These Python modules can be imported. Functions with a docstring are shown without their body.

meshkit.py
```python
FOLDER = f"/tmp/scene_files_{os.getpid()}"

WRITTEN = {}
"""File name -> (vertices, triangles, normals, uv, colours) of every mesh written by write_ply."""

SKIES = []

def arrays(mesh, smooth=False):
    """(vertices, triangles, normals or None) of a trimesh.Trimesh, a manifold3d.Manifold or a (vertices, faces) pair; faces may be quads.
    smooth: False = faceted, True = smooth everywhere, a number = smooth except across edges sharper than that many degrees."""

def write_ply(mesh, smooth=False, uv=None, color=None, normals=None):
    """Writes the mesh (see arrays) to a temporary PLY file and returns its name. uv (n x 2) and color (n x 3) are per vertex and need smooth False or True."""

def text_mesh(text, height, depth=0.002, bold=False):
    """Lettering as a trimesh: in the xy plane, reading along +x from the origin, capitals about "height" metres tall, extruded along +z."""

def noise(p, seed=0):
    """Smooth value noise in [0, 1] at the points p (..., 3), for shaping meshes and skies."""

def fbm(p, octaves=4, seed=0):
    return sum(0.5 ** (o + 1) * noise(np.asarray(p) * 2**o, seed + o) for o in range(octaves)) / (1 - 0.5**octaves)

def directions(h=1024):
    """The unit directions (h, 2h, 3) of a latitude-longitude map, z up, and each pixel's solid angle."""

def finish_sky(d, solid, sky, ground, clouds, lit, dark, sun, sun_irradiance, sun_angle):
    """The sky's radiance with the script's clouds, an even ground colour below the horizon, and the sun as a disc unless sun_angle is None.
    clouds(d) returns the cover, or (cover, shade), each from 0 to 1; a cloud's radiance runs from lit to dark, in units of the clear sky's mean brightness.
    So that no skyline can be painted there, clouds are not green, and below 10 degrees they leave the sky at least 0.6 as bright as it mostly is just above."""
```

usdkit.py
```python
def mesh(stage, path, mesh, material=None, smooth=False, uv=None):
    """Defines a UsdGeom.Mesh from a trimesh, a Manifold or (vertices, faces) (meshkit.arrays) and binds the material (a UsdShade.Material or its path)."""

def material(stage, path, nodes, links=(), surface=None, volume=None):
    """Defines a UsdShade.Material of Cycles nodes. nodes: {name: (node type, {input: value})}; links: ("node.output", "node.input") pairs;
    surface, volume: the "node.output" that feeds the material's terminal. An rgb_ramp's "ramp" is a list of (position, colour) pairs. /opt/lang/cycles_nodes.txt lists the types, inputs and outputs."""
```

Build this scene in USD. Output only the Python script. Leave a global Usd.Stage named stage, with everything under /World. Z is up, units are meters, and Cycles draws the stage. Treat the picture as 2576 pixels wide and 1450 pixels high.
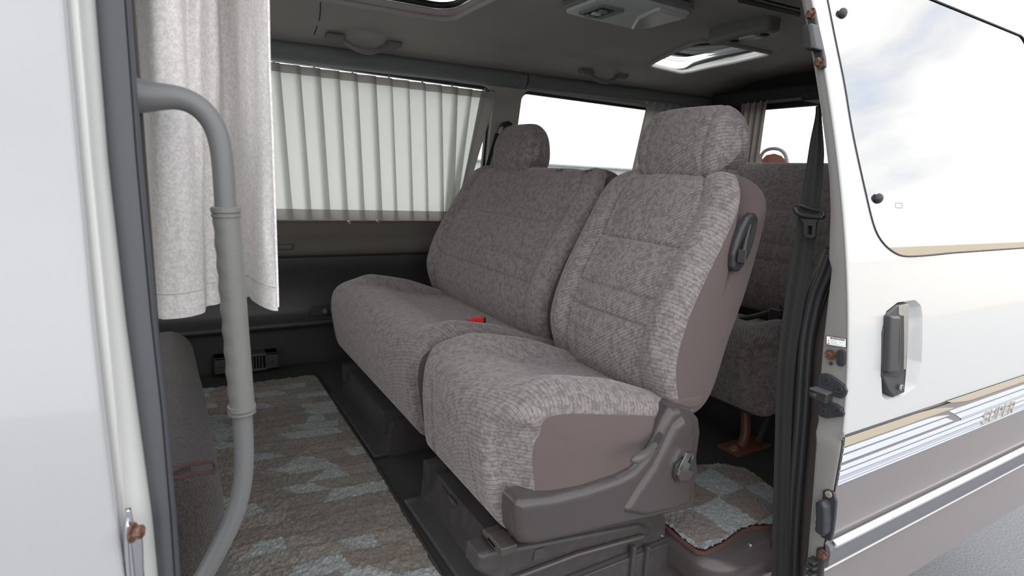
import math, random
import numpy as np, trimesh, shapely.geometry as sg, manifold3d as m3
import usdkit, meshkit
from pxr import Usd, UsdGeom, UsdLux, Gf, UsdShade, Sdf, Vt
random.seed(3); RNG = np.random.default_rng(3)

# ------------------------------------------------------------------ camera, sky, exposure
stage = Usd.Stage.CreateInMemory()
UsdGeom.SetStageUpAxis(stage, 'Z'); UsdGeom.SetStageMetersPerUnit(stage, 1.0)
UsdGeom.Xform.Define(stage, '/World'); UsdGeom.Scope.Define(stage, '/World/Looks')
W, H, FPX = 2576, 1450, 1431.0
EYE = np.array([0, 0, 1.42]); YAW, PITCH, ROLL = 0.54233, 0.19446, 0.04907
_fw = np.array([math.sin(YAW) * math.cos(PITCH), math.cos(YAW) * math.cos(PITCH), -math.sin(PITCH)])
_r = np.array([math.cos(YAW), -math.sin(YAW), 0.0]); _u = np.cross(_r, _fw)
_c, _s = math.cos(ROLL), math.sin(ROLL)
CR, CU = _c * _r + _s * _u, -_s * _r + _c * _u
cam = UsdGeom.Camera.Define(stage, '/World/camera')
cam.AddTransformOp().Set(Gf.Matrix4d(*CR, 0, *CU, 0, *(-_fw), 0, *EYE, 1))
cam.CreateHorizontalApertureAttr(36.0); cam.CreateFocalLengthAttr(36.0 * FPX / W)
cam.CreateFStopAttr(5.0); cam.CreateFocusDistanceAttr(1.3)
cam.CreateClippingRangeAttr(Gf.Vec2f(0.05, 500.0))
cam.CreateExposureAttr(0.6)

sky = UsdLux.DomeLight.Define(stage, '/World/sky'); sky.CreateIntensityAttr(1.0)
skym = usdkit.material(stage, '/World/Looks/sky', {
    'c': ('texture_coordinate', {}), 'm': ('mapping', {'scale': (1.0, 1.0, 2.2), 'location': (0.35, 0.1, 0.0)}),
    'n': ('noise_texture', {'scale': 2.3, 'detail': 7.0, 'roughness': 0.55}),
    'r': ('rgb_ramp', {'ramp': [(.40, (.74, .90, 1.15)), (.50, (1.15, 1.18, 1.22)), (.62, (1.55, 1.52, 1.48))]}),
    'z': ('separate_xyz', {}), 'e': ('map_range', {'from_min': .05, 'from_max': .55, 'to_min': .22, 'to_max': .0, 'clamp': True}), 'a': ('math', {'math_type': 'add'}),
    'b': ('background_shader', {'strength': 1.25})},
    [('c.generated', 'm.vector'), ('m.vector', 'n.vector'), ('c.generated', 'z.vector'), ('z.z', 'e.value'), ('e.result', 'a.value1'), ('n.fac', 'a.value2'), ('a.value', 'r.fac'), ('r.color', 'b.color')], surface='b.background')
UsdShade.MaterialBindingAPI.Apply(sky.GetPrim()).Bind(skym)

# ------------------------------------------------------------------ from a direction of view to a point on a plane of the van
def ray(x, y): return CR * ((x - W / 2) / FPX) - CU * ((y - H / 2) / FPX) + _fw
def at_y(x, y, Y): d = ray(x, y); return EYE + d * (Y - EYE[1]) / d[1]
def at_x(x, y, X): d = ray(x, y); return EYE + d * (X - EYE[0]) / d[0]
def at_z(x, y, z): d = ray(x, y); return EYE + d * (z - EYE[2]) / d[2]

# ------------------------------------------------------------------ scene helpers
used = {}
def numbered(parent, name):
    k = (parent, name); n = used.get(k, 0); used[k] = n + 1
    return name if n == 0 else f'{name}_{n:03d}'
def tag(p, label=None, cat=None, group=None, kind=None):
    p = p.GetPrim() if hasattr(p, 'GetPrim') else p
    for k, v in (('label', label), ('category', cat), ('group', group), ('kind', kind)):
        if v: p.SetCustomDataByKey(k, v)
    return p
LOC = {}
def thing(name, label, cat, loc=(0, 0, 0), group=None):
    path = '/World/' + numbered('/World', name)
    x = UsdGeom.Xform.Define(stage, path); x.AddTranslateOp().Set(Gf.Vec3d(*map(float, loc)))
    LOC[path] = np.array(loc, float)
    tag(x, label, cat, group)
    return x.GetPrim()
def obj(name, mesh, mat, parent=None, smooth=35, uv=None, label=None, col=None):
    pp = '/World' if parent is None else str(parent.GetPath())
    path = pp + '/' + numbered(pp, name)
    top = '/'.join(path.split('/')[:3]); off = LOC.get(top, np.zeros(3))
    if isinstance(mesh, trimesh.Trimesh): mesh = mesh.copy(); mesh.vertices = mesh.vertices - off
    elif isinstance(mesh, tuple): mesh = (np.asarray(mesh[0]) - off, mesh[1])
    else: mesh = mesh.translate([float(-a) for a in off])
    p = usdkit.mesh(stage, path, mesh, M[mat], smooth, uv=uv)
    if col is not None:
        UsdGeom.PrimvarsAPI(p).CreatePrimvar('col', Sdf.ValueTypeNames.Color3fArray, 'vertex').Set(Vt.Vec3fArray.FromNumpy(np.asarray(col, np.float32)))
    if label: tag(p, label)
    return p.GetPrim()
def struct(name, mesh, mat, smooth=35, parent=None, label=None, **k):
    p = obj(name, mesh, mat, parent, smooth, **k)
    if parent is None: tag(p, label=label, kind='structure')
    return p

# ------------------------------------------------------------------ mesh helpers
def merged(*ms):
    m = trimesh.util.concatenate([x for x in ms if x is not None]); m.merge_vertices(); return m
def grid(P, cu=False, cv=False, flip=False):
    n, m = P.shape[:2]; i = np.arange(n * m).reshape(n, m)
    if cu: i = np.vstack([i, i[:1]])
    if cv: i = np.hstack([i, i[:, :1]])
    f = np.stack([i[:-1, :-1], i[1:, :-1], i[1:, 1:], i[:-1, 1:]], -1).reshape(-1, 4)
    if flip: f = f[:, ::-1]
    f = np.vstack([f[:, [0, 1, 2]], f[:, [0, 2, 3]]])
    return P.reshape(-1, 3), f
def tri(vf): return trimesh.Trimesh(vf[0], vf[1], process=False)
def resample(poly, step):
    p = np.asarray(poly, float); q = np.vstack([p, p[:1]]); out = []
    for a, b in zip(q[:-1], q[1:]):
        k = max(1, int(math.ceil(np.linalg.norm(b - a) / step)))
        out += [a + (b - a) * i / k for i in range(k)]
    return np.array(out)
def spline(p, n=60, closed=False):
    from scipy.interpolate import CubicSpline
    p = np.asarray(p, float)
    if closed: p = np.vstack([p, p[:1]])
    d = np.r_[0, np.cumsum(np.linalg.norm(np.diff(p, axis=0), axis=1) ** 0.5)]
    c = CubicSpline(d, p, bc_type='periodic' if closed else 'natural')
    return c(np.linspace(0, d[-1], n, endpoint=not closed))
def rounded(poly, r, step=0.01):
    """2D polygon with its corners rounded both ways."""
    g = sg.Polygon(poly).buffer(-r, join_style=1, quad_segs=6).buffer(2 * r, join_style=1, quad_segs=6).buffer(-r, join_style=1, quad_segs=6)
    return np.array(g.exterior.coords)[:-1]
def ccw(p):
    p = np.asarray(p, float); a = np.sum(p[:, 0] * np.roll(p[:, 1], -1) - np.roll(p[:, 0], -1) * p[:, 1])
    return p if a > 0 else p[::-1]
def tris2(poly):
    v, f = trimesh.creation.triangulate_polygon(sg.Polygon(poly), engine='earcut'); return np.asarray(v), np.asarray(f)
def pillow(poly, h, r, k=5, cap_back=True):
    """Plate of outline poly in local xy, z from 0 to h, its front edge rounded by r."""
    p = ccw(poly); e = np.roll(p, -1, 0) - p; e /= np.linalg.norm(e, axis=1, keepdims=True) + 1e-12
    nn = np.stack([e[:, 1], -e[:, 0]], 1); nv = nn + np.roll(nn, 1, 0); nv /= np.maximum((nv * nv).sum(1, keepdims=True) / 2, 0.3)
    rings = [(0, 0.0)] + [(r * (1 - math.cos(a)), h - r + r * math.sin(a)) for a in np.linspace(0, math.pi / 2, k)]
    rings.append((r + min(.0012, .15 * r + 1e-4), h))
    P = np.array([[(*(q - n_ * i), z) for q, n_ in zip(p, nv)] for i, z in rings])
    body = tri(grid(P, cv=True, flip=True)); parts = [body]
    v, f = tris2(P[-1][:, :2]); parts.append(trimesh.Trimesh(np.c_[v, np.full(len(v), h)], f, process=False))
    if cap_back:
        v, f = tris2(P[0][:, :2]); parts.append(trimesh.Trimesh(np.c_[v, np.zeros(len(v))], f[:, ::-1], process=False))
    m = merged(*parts); 
    if m.volume < 0: m.invert()
    return m
def soft(poly, h, r, step=.005):
    """As pillow, for any outline: the face is fine enough to roll over the edge by its distance from the outline."""
    import shapely
    from scipy.spatial import Delaunay
    P = sg.Polygon(ccw(poly)); pts, z, nb = [], [], 0
    for k, th in enumerate(np.linspace(0, math.pi / 2, 7)):
        g = P.buffer(-max(r * (1 - math.cos(th)), 0)) if k else P
        for q in getattr(g, 'geoms', [g]):
            if q.is_empty: continue
            L = q.exterior.length; n = max(8, int(L / (step * .6))); p = np.array([q.exterior.interpolate(t).coords[0] for t in np.arange(n) * L / n])
            pts.append(p); z.append(np.full(n, h - r + r * math.sin(th)));
            if k == 0: nb = n
    x0, y0, x1, y1 = P.bounds; gx, gy = np.meshgrid(np.arange(x0, x1, step * 1.5), np.arange(y0, y1, step * 1.5)); gp = np.stack([gx.ravel(), gy.ravel()], 1)
    gp = gp[shapely.contains_xy(P.buffer(-r - step * .4), gp[:, 0], gp[:, 1])]; pts.append(gp); z.append(np.full(len(gp), h))
    V = np.vstack(pts); z = np.concatenate(z); T = Delaunay(V).simplices; c = V[T].mean(1); T = T[shapely.contains_xy(P, c[:, 0], c[:, 1])]
    e1, e2 = V[T[:, 1]] - V[T[:, 0]], V[T[:, 2]] - V[T[:, 0]]; ar = e1[:, 0] * e2[:, 1] - e1[:, 1] * e2[:, 0]; T = np.where((ar < 0)[:, None], T[:, ::-1], T); T = T[np.abs(ar) > 1e-12]
    V3 = np.c_[V, z]; base = np.c_[V[:nb], np.zeros(nb)]; i = np.arange(nb); j = (i + 1) % nb; o = len(V3)
    W_ = np.vstack([np.stack([i, o + j, j], 1), np.stack([i, o + i, o + j], 1)])
    m = trimesh.Trimesh(np.vstack([V3, base]), np.vstack([T, W_]), process=False)
    return m
def frame(m, o, ex, ey, ez):
    m = m.copy(); v = m.vertices
    m.vertices = np.asarray(o) + v[:, :1] * ex + v[:, 1:2] * ey + v[:, 2:] * ez
    if np.dot(np.cross(ex, ey), ez) < 0: m.invert()
    return m
EX, EY, EZ = np.eye(3)
def on_y(m, Y): return frame(m, (0, Y, 0), EX, EZ, -EY)       # plate facing -y, local xy = (x, z)
def on_x(m, X): return frame(m, (X, 0, 0), EY, EZ, -EX)       # plate facing -x, local xy = (y, z)
def plate_y(pts, Y, h, r=0.003, rr=0, step=None):
    p = np.array([at_y(*q, Y)[[0, 2]] for q in pts]); p = rounded(p, rr) if rr else p
    return on_y(pillow(p, h, r), Y)
def plate_x(pts, X, h, r=0.003, rr=0):
    p = np.array([at_x(*q, X)[[1, 2]] for q in pts]); p = rounded(p, rr) if rr else p
    return on_x(pillow(p, h, r), X)
def rbox(a, b, r=0.01, seg=3):
    """Rounded box between two corners."""
    a, b = np.minimum(a, b), np.maximum(a, b); r = min(r, *(0.49 * (b - a)))
    s = trimesh.creation.icosphere(seg - 1, r).vertices
    pts = np.vstack([s + [x, y, z] for x in (a[0] + r, b[0] - r) for y in (a[1] + r, b[1] - r) for z in (a[2] + r, b[2] - r)])
    return trimesh.convex.convex_hull(pts)
def tube(pts, rad, n=14, caps=True, flat=None):
    """Swept round tube; rad a number or one per point; flat=(axis, scale) squashes the section."""
    p = np.asarray(pts, float); t = np.gradient(p, axis=0); t /= np.linalg.norm(t, axis=1, keepdims=True)
    rad = np.broadcast_to(rad, (len(p),)); a = np.cross(t[0], [0.3, 0.2, 1.0] if abs(t[0][2]) < .9 else [1.0, .2, .1]); P = []
    for i in range(len(p)):
        a = a - t[i] * np.dot(a, t[i]); a /= np.linalg.norm(a); b = np.cross(t[i], a)
        ang = np.linspace(0, 2 * np.pi, n, endpoint=False)
        ring = np.cos(ang)[:, None] * a + np.sin(ang)[:, None] * b
        P.append(p[i] + ring * rad[i])
    P = np.array(P)
    if caps: P = np.concatenate([np.repeat(p[:1, None], n, 1), P, np.repeat(p[-1:, None], n, 1)])
    m = trimesh.Trimesh(*grid(P, cv=True)); m.merge_vertices(); m.update_faces(m.nondegenerate_faces())
    if m.volume < 0: m.invert()
    return m
def sweep(section, path, closed=False):
    """section: (k,2) offsets (right, up) given per path point frame; path: list of (o, ex, ey)."""
    P = np.array([[o + a * ex + b * ey for a, b in section] for o, ex, ey in path]); return tri(grid(P, cv=closed))
def panel(poly, holes, t, warp, step=0.05):
    """Sheet of outline poly (x, z) with holes, t thick, bent to y = warp(x, z) and on behind it."""
    cs = m3.CrossSection([ccw(poly)] + [ccw(h)[::-1] for h in holes], m3.FillRule.EvenOdd)
    m = cs.extrude(t).refine_to_length(step)
    def w(v):
        v = np.asarray(v); x, z, d = v[:, 0], v[:, 1], v[:, 2]
        return np.stack([x, warp(x, z) + d, z], 1)
    m = m.warp_batch(w); k = m.to_mesh()
    r = trimesh.Trimesh(k.vert_properties[:, :3], k.tri_verts, process=True)
    if r.volume < 0: r.invert()
    return r
def screw(o, nrm, r=0.006, h=0.003, hexa=False):
    nrm = np.asarray(nrm, float); a = np.cross(nrm, [0, 0, 1.0]) if abs(nrm[2]) < .9 else np.cross(nrm, [1.0, 0, 0]); a /= np.linalg.norm(a); b = np.cross(nrm, a)
    def disc(rr, n, z0, z1):
        ang = np.linspace(0, 2 * np.pi, n, endpoint=False)
        return frame(pillow(np.stack([np.cos(ang), np.sin(ang)], 1) * rr, z1 - z0, min(.0008, (z1 - z0) / 2), 3), np.asarray(o) + nrm * z0, a, b, nrm)
    if hexa: return merged(disc(r * 1.45, 20, 0, h * .35), disc(r, 6, h * .3, h * 1.6))
    cross = [frame(trimesh.creation.box([r * .9, r * .22, .0008]), np.asarray(o) + nrm * (h + .0002), a * math.cos(q) + b * math.sin(q), -a * math.sin(q) + b * math.cos(q), nrm) for q in (.5, .5 + math.pi / 2)]
    return merged(disc(r, 20, 0, h), *cross)

# ------------------------------------------------------------------ materials
M = {}
def mat(name, color, rough=0.5, metal=0.0, bump=None, spec=0.5, var=None, coat=0.0, sheen=0.0, coords='object'):
    nodes = {'p': ('principled_bsdf', {'base_color': color, 'roughness': rough, 'metallic': metal, 'specular_ior_level': spec, 'coat_weight': coat, 'coat_roughness': .05, 'sheen_weight': sheen, 'sheen_roughness': .4})}
    links = []
    if bump or var: nodes['c'] = ('texture_coordinate', {})
    if bump:
        sc, st, det = bump
        nodes['bn'] = ('noise_texture', {'scale': sc, 'detail': det}); nodes['bu'] = ('bump', {'strength': st, 'distance': .002})
        links += [('c.' + coords, 'bn.vector'), ('bn.fac', 'bu.height'), ('bu.normal', 'p.normal')]
    if var:
        sc, c2, lo, hi = var
        nodes['vn'] = ('noise_texture', {'scale': sc, 'detail': 4.0}); nodes['vr'] = ('rgb_ramp', {'ramp': [(lo, color), (hi, c2)]})
        links += [('c.' + coords, 'vn.vector'), ('vn.fac', 'vr.fac'), ('vr.color', 'p.base_color')]
    M[name] = usdkit.material(stage, '/World/Looks/' + name, nodes, links, surface='p.BSDF')
mat('white_paint', (.36, .36, .358), .3, coat=.5)
mat('silver_paint', (.262, .262, .270), .3, coat=.45)
mat('white_paint_soft', (.42, .416, .408), .32, coat=.4)
mat('jamb_paint', (.175, .171, .164), .42)
mat('brown_paint', (.10, .090, .090), .38, coat=.5)
mat('dark_paint', (.04, .033, .031), .35, coat=.3)
mat('rubber', (.035, .037, .044), .55, bump=(900, .08, 2))
mat('black_rubber', (.010, .010, .011), .5)
mat('black_plastic', (.011, .011, .012), .42)
mat('matte_black', (.012, .012, .013), .7)
mat('bar_grey', (.104, .105, .107), .42, bump=(700, .05, 2))
mat('grip_grey', (.118, .118, .113), .48, bump=(420, .25, 2))
mat('trim_plastic', (.030, .025, .025), .27, bump=(900, .12, 2))
mat('base_plastic', (.02, .018, .018), .42, bump=(900, .1, 2), var=(40, (.03, .027, .027), .45, .75))
mat('scuffed_plastic', (.024, .023, .024), .5, var=(22, (.085, .083, .083), .58, .8), bump=(500, .2, 3))
mat('headliner', (.42, .395, .368), .9, bump=(1500, .15, 2))
mat('rail_trim', (.135, .142, .142), .55)
mat('roof_trim', (.40, .41, .40), .6)
mat('pillar_trim', (.30, .29, .265), .6)
mat('wall_pad', (.05, .045, .039), .8, bump=(800, .2, 2))
mat('wall_lower', (.018, .018, .02), .5, bump=(900, .1, 2))
mat('floor_vinyl', (.016, .015, .014), .75, bump=(600, .4, 3))
mat('quarter_trim', (.02, .0165, .015), .6, bump=(700, .2, 2))
mat('chrome', (.85, .86, .87), .12, 1.0)
mat('steel', (.55, .56, .58), .25, 1.0)
mat('striker_steel', (.62, .63, .66), .22, 1.0, var=(60, (.25, .2, .18), .62, .8))
mat('lever_grey', (.05, .046, .044), .4)
mat('grip_dark', (.17, .165, .158), .5)
mat('rusty_steel', (.075, .03, .018), .6, .4, var=(160, (.16, .10, .075), .45, .65), bump=(400, .5, 3))
mat('bolt_steel', (.26, .17, .10), .4, .8)
mat('dirty_brass', (.34, .30, .22), .4, .7)
mat('lamp_plastic', (.62, .66, .65), .4)
mat('lamp_grey', (.25, .25, .24), .45)
mat('lamp_lens', (.62, .64, .60), .15)
mat('blue_black', (.012, .013, .017), .45)
mat('label_white', (.75, .75, .74), .5)
mat('label_black', (.03, .03, .03), .5)
mat('label_red', (.65, .08, .06), .5)
mat('stripe_gold', (.30, .255, .185), .4, coat=.3)
mat('stripe_white', (.45, .47, .51), .35, coat=.3)
mat('stripe_silver', (.29, .31, .35), .35, coat=.3)
mat('silver_trim', (.80, .80, .79), .2, .9)
mat('silver_line', (.52, .49, .48), .3, coat=.4)
mat('moulding', (.075, .078, .085), .42)
mat('handle_black', (.013, .0135, .015), .38)
mat('handle_satin', (.20, .19, .175), .28, .3)
mat('belt', (.009, .0075, .007), .75, bump=(1500, .4, 2))
mat('belt_dark', (.02, .02, .021), .75)
mat('leg_orange', (.085, .032, .02), .5)
mat('red', (.55, .02, .02), .35)
mat('side_cloth', (.078, .058, .055), .95, bump=(1600, .35, 2), sheen=.1)
mat('hump_carpet', (.048, .041, .0385), 1.0, bump=(300, 2.2, 3), var=(230, (.022, .019, .018), .4, .68), sheen=.1)
mat('slot_edge', (.07, .027, .023), .9, bump=(500, .8, 3))
mat('mat_edge_dark', (.035, .027, .022), .95, bump=(700, .8, 2))
mat('mat_edge', (.05, .017, .012), .9, bump=(700, .8, 2))
mat('asphalt', (.09, .09, .095), .9, bump=(60, 1.0, 6), var=(140, (.16, .16, .165), .4, .7))
mat('outdoor_white', (.42, .43, .43), .7)
mat('outdoor_grey', (.13, .155, .165), .7)
mat('beige_wall', (.72, .60, .42), .8)
mat('roof_brown', (.58, .47, .33), .8)
mat('leaf_green', (.09, .14, .05), .8)
mat('mirror_grey', (.30, .29, .27), .5)
mat('painted_reflection_red', (.45, .16, .12), .5)  # reddish reflection in the rear mirror, painted as its face colour
M['glass'] = usdkit.material(stage, '/World/Looks/glass', {'f': ('fresnel', {'IOR': 1.45}), 't': ('transparent_bsdf', {'color': (.93, .94, .93)}), 'g': ('glossy_bsdf', {'color': (1, 1, 1), 'roughness': 0.0}), 'm': ('mix_closure', {})},
    [('f.fac', 'm.fac'), ('t.BSDF', 'm.closure1'), ('g.BSDF', 'm.closure2')], surface='m.closure')
M['roof_glass'] = usdkit.material(stage, '/World/Looks/roof_glass', {'f': ('fresnel', {'IOR': 1.08}), 't': ('transparent_bsdf', {'color': (.95, .96, .96)}), 'g': ('glossy_bsdf', {'color': (1, 1, 1), 'roughness': 0.0}), 'm': ('mix_closure', {})},
    [('f.fac', 'm.fac'), ('t.BSDF', 'm.closure1'), ('g.BSDF', 'm.closure2')], surface='m.closure')
M['door_glass'] = usdkit.material(stage, '/World/Looks/door_glass', {'f': ('fresnel', {'IOR': 4.3}), 't': ('transparent_bsdf', {'color': (.55, .58, .57)}), 'g': ('glossy_bsdf', {'color': (1, 1, 1), 'roughness': 0.0}), 'm': ('mix_closure', {})},
    [('f.fac', 'm.fac'), ('t.BSDF', 'm.closure1'), ('g.BSDF', 'm.closure2')], surface='m.closure')
def cloth(name, color, trans, tcol, damask=False, freq=900):
    nodes = {'c': ('texture_coordinate', {}), 'd': ('principled_bsdf', {'base_color': color, 'roughness': .9, 'specular_ior_level': .2}), 't': ('translucent_bsdf', {'color': tcol}), 'm': ('mix_closure', {'fac': trans}),
             'n': ('noise_texture', {'scale': freq, 'detail': 2.0}), 'b': ('bump', {'strength': .35, 'distance': .001})}
    links = [('c.object', 'n.vector'), ('n.fac', 'b.height'), ('b.normal', 'd.normal'), ('d.BSDF', 'm.closure1'), ('t.BSDF', 'm.closure2')]
    if damask:
        nodes['dn'] = ('noise_texture', {'scale': 190.0, 'detail': 4.0, 'roughness': .7, 'distortion': 1.0}); nodes['dr'] = ('rgb_ramp', {'ramp': [(.46, color), (.54, tuple(x * .80 for x in color))]})
        links += [('c.object', 'dn.vector'), ('dn.fac', 'dr.fac'), ('dr.color', 'd.base_color')]
    M[name] = usdkit.material(stage, '/World/Looks/' + name, nodes, links, surface='m.closure')
cloth('pleat_cloth', (.56, .57, .545), .62, (.66, .675, .645))
cloth('pleat_hem', (.30, .285, .275), .26, (.30, .285, .27))
cloth('front_cloth', (.68, .66, .65), .12, (.5, .48, .47), damask=True)
cloth('front_hem', (.70, .68, .67), .10, (.5, .48, .47), damask=True)
cloth('rear_cloth', (.22, .20, .18), .3, (.35, .33, .30))
def velour(name, base, dark, line):
    """Brushed velour: fine dark stripes along the cloth's own uv (u across the stripes, metres), brushed patches, short grainy nap."""
    nodes = {'c': ('texture_coordinate', {}),
        'w': ('wave_texture', {'scale': 42.0, 'distortion': .9, 'detail': 1.0, 'detail_scale': .5}), 'wr': ('rgb_ramp', {'ramp': [(.0, (1, 1, 1)), (.02, (.9, .9, .9)), (.075, (0, 0, 0))]}),
        'n': ('noise_texture', {'scale': 72.0, 'detail': 3.0, 'roughness': .6, 'distortion': .9}), 'nr': ('rgb_ramp', {'ramp': [(.45, base), (.60, dark)]}),
        'm3': ('mapping', {'rotation': (.6, .4, .8), 'scale': (60, 190, 120), 'location': (3, 7, 0)}), 'n3': ('noise_texture', {'scale': 1.0, 'detail': 3.0, 'roughness': .6}), 'nr3': ('rgb_ramp', {'ramp': [(.50, (0, 0, 0)), (.62, (.45, .45, .45))]}),
        'x': ('mix', {'color2': dark}), 'y': ('mix', {'color2': line}), 'lf': ('math', {'math_type': 'multiply', 'value2': .55}),
        'g': ('noise_texture', {'scale': 850.0, 'detail': 2.0}), 'gr': ('rgb_ramp', {'ramp': [(.32, (.80, .80, .80)), (.68, (1.18, 1.18, 1.18))]}), 'gm': ('mix', {'mix_type': 'multiply', 'fac': 1.0}),
        'h': ('math', {'math_type': 'subtract'}), 'b': ('bump', {'strength': .4, 'distance': .0012}),
        'p': ('principled_bsdf', {'roughness': .95, 'specular_ior_level': .2, 'sheen_weight': .25, 'sheen_roughness': .35, 'sheen_tint': (.9, .86, .84)})}
    links = [('c.UV', 'w.vector'), ('w.fac', 'wr.fac'), ('c.object', 'n.vector'), ('n.fac', 'nr.fac'), ('c.object', 'm3.vector'), ('m3.vector', 'n3.vector'), ('n3.fac', 'nr3.fac'),
        ('nr.color', 'x.color1'), ('nr3.color', 'x.fac'), ('x.color', 'y.color1'), ('wr.color', 'lf.value1'), ('lf.value', 'y.fac'), ('c.object', 'g.vector'), ('g.fac', 'gr.fac'), ('y.color', 'gm.color1'), ('gr.color', 'gm.color2'), ('gm.color', 'p.base_color'),
        ('g.fac', 'h.value1'), ('wr.color', 'h.value2'), ('h.value', 'b.height'), ('b.normal', 'p.normal')]
    M[name] = usdkit.material(stage, '/World/Looks/' + name, nodes, links, surface='p.BSDF')
velour('velour', (.190, .170, .167), (.124, .109, .109), (.046, .034, .040))
M['mat_pile'] = usdkit.material(stage, '/World/Looks/mat_pile', {'a': ('attribute', {'attribute': 'col'}), 'c': ('texture_coordinate', {}), 'n': ('noise_texture', {'scale': 420.0, 'detail': 3.0}), 'b': ('bump', {'strength': 1.0, 'distance': .004}),
    'v': ('noise_texture', {'scale': 260.0, 'detail': 3.0}), 'vr': ('rgb_ramp', {'ramp': [(.3, (.72, .72, .72)), (.7, (1.25, 1.25, 1.25))]}), 'x': ('mix', {'mix_type': 'multiply', 'fac': 1.0}), 'p': ('principled_bsdf', {'roughness': 1.0, 'specular_ior_level': .1, 'sheen_weight': .2})},
    [('a.color', 'x.color1'), ('c.object', 'n.vector'), ('c.object', 'v.vector'), ('v.fac', 'vr.fac'), ('vr.color', 'x.color2'), ('x.color', 'p.base_color'), ('n.fac', 'b.height'), ('b.normal', 'p.normal')], surface='p.BSDF')
# ------------------------------------------------------------------ the shell of the van
F = 0.59
def sstep(x, a, b): t = np.clip((x - a) / (b - a), 0, 1); return t * t * (3 - 2 * t)
_edge = np.array([at_x(x, y, 1.12)[[2, 1]] for x, y in ((2046, 0), (2075, 137), (2109, 386), (2136, 700), (2137, 960), (2126, 1080))])
_cf = np.polyfit(_edge[:, 0], _edge[:, 1], 3)
def yd(z):
    z = np.asarray(z, float); zz = np.clip(z, .92, 1.80)
    return np.polyval(_cf, zz) + .03 * np.clip(.92 - z, 0, 1) ** 1.0 * 0 + np.clip(z - 1.80, 0, 1) * .35
def at_door(x, y, off=0.0):
    Y = .58
    for _ in range(12): Y = float(yd(at_y(x, y, Y)[2])) - off
    return at_y(x, y, Y)
def yb(z): return yd(z) + .095                                # the body side behind the opened door
def yw(z):
    z = np.asarray(z, float); return np.where(z > 1.2, 2.42 - (z - 1.2) * .19, 2.42)
def zc(x, y):
    t = np.abs((np.asarray(y) - 1.56) / .76); return 1.925 - .068 * t ** 3.2 + .02 * (np.asarray(x) - 1.0) + .014 * sstep(2.10 - np.asarray(y), 0, .07) * sstep(np.asarray(x), .84, .92)

# ground
gx, gy = np.meshgrid(np.linspace(-30, 60, 61), np.linspace(-40, 60, 61), indexing='ij')
struct('ground', tri(grid(np.stack([gx, gy, gx * 0], -1), flip=False)), 'asphalt', smooth=False)
# floor of the van with the entrance cut out
fpoly = [(-1.3, .74), (-.02, .74), (-.02, .84), (.99, .84), (1.0, .735), (1.02, .715), (1.06, .71), (2.75, .71), (2.75, 2.44), (-1.3, 2.44)]
v = m3.CrossSection([ccw(fpoly)]).extrude(.04).translate([0, 0, F - .04]).to_mesh()
struct('floor', trimesh.Trimesh(v.vert_properties[:, :3], v.tri_verts), 'floor_vinyl')
# step well under the door opening
step = merged(rbox([-.05, .66, .27], [1.3, .86, .31], .004), rbox([-.05, .835, .3], [1.06, .86, F - .01], .004), rbox([1.03, .70, .3], [1.06, .85, F - .01], .004), rbox([-.06, .70, .27], [-.04, .86, F], .003))
struct('trim_1', step, 'base_plastic', label='dark step well below the sliding door opening')
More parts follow.
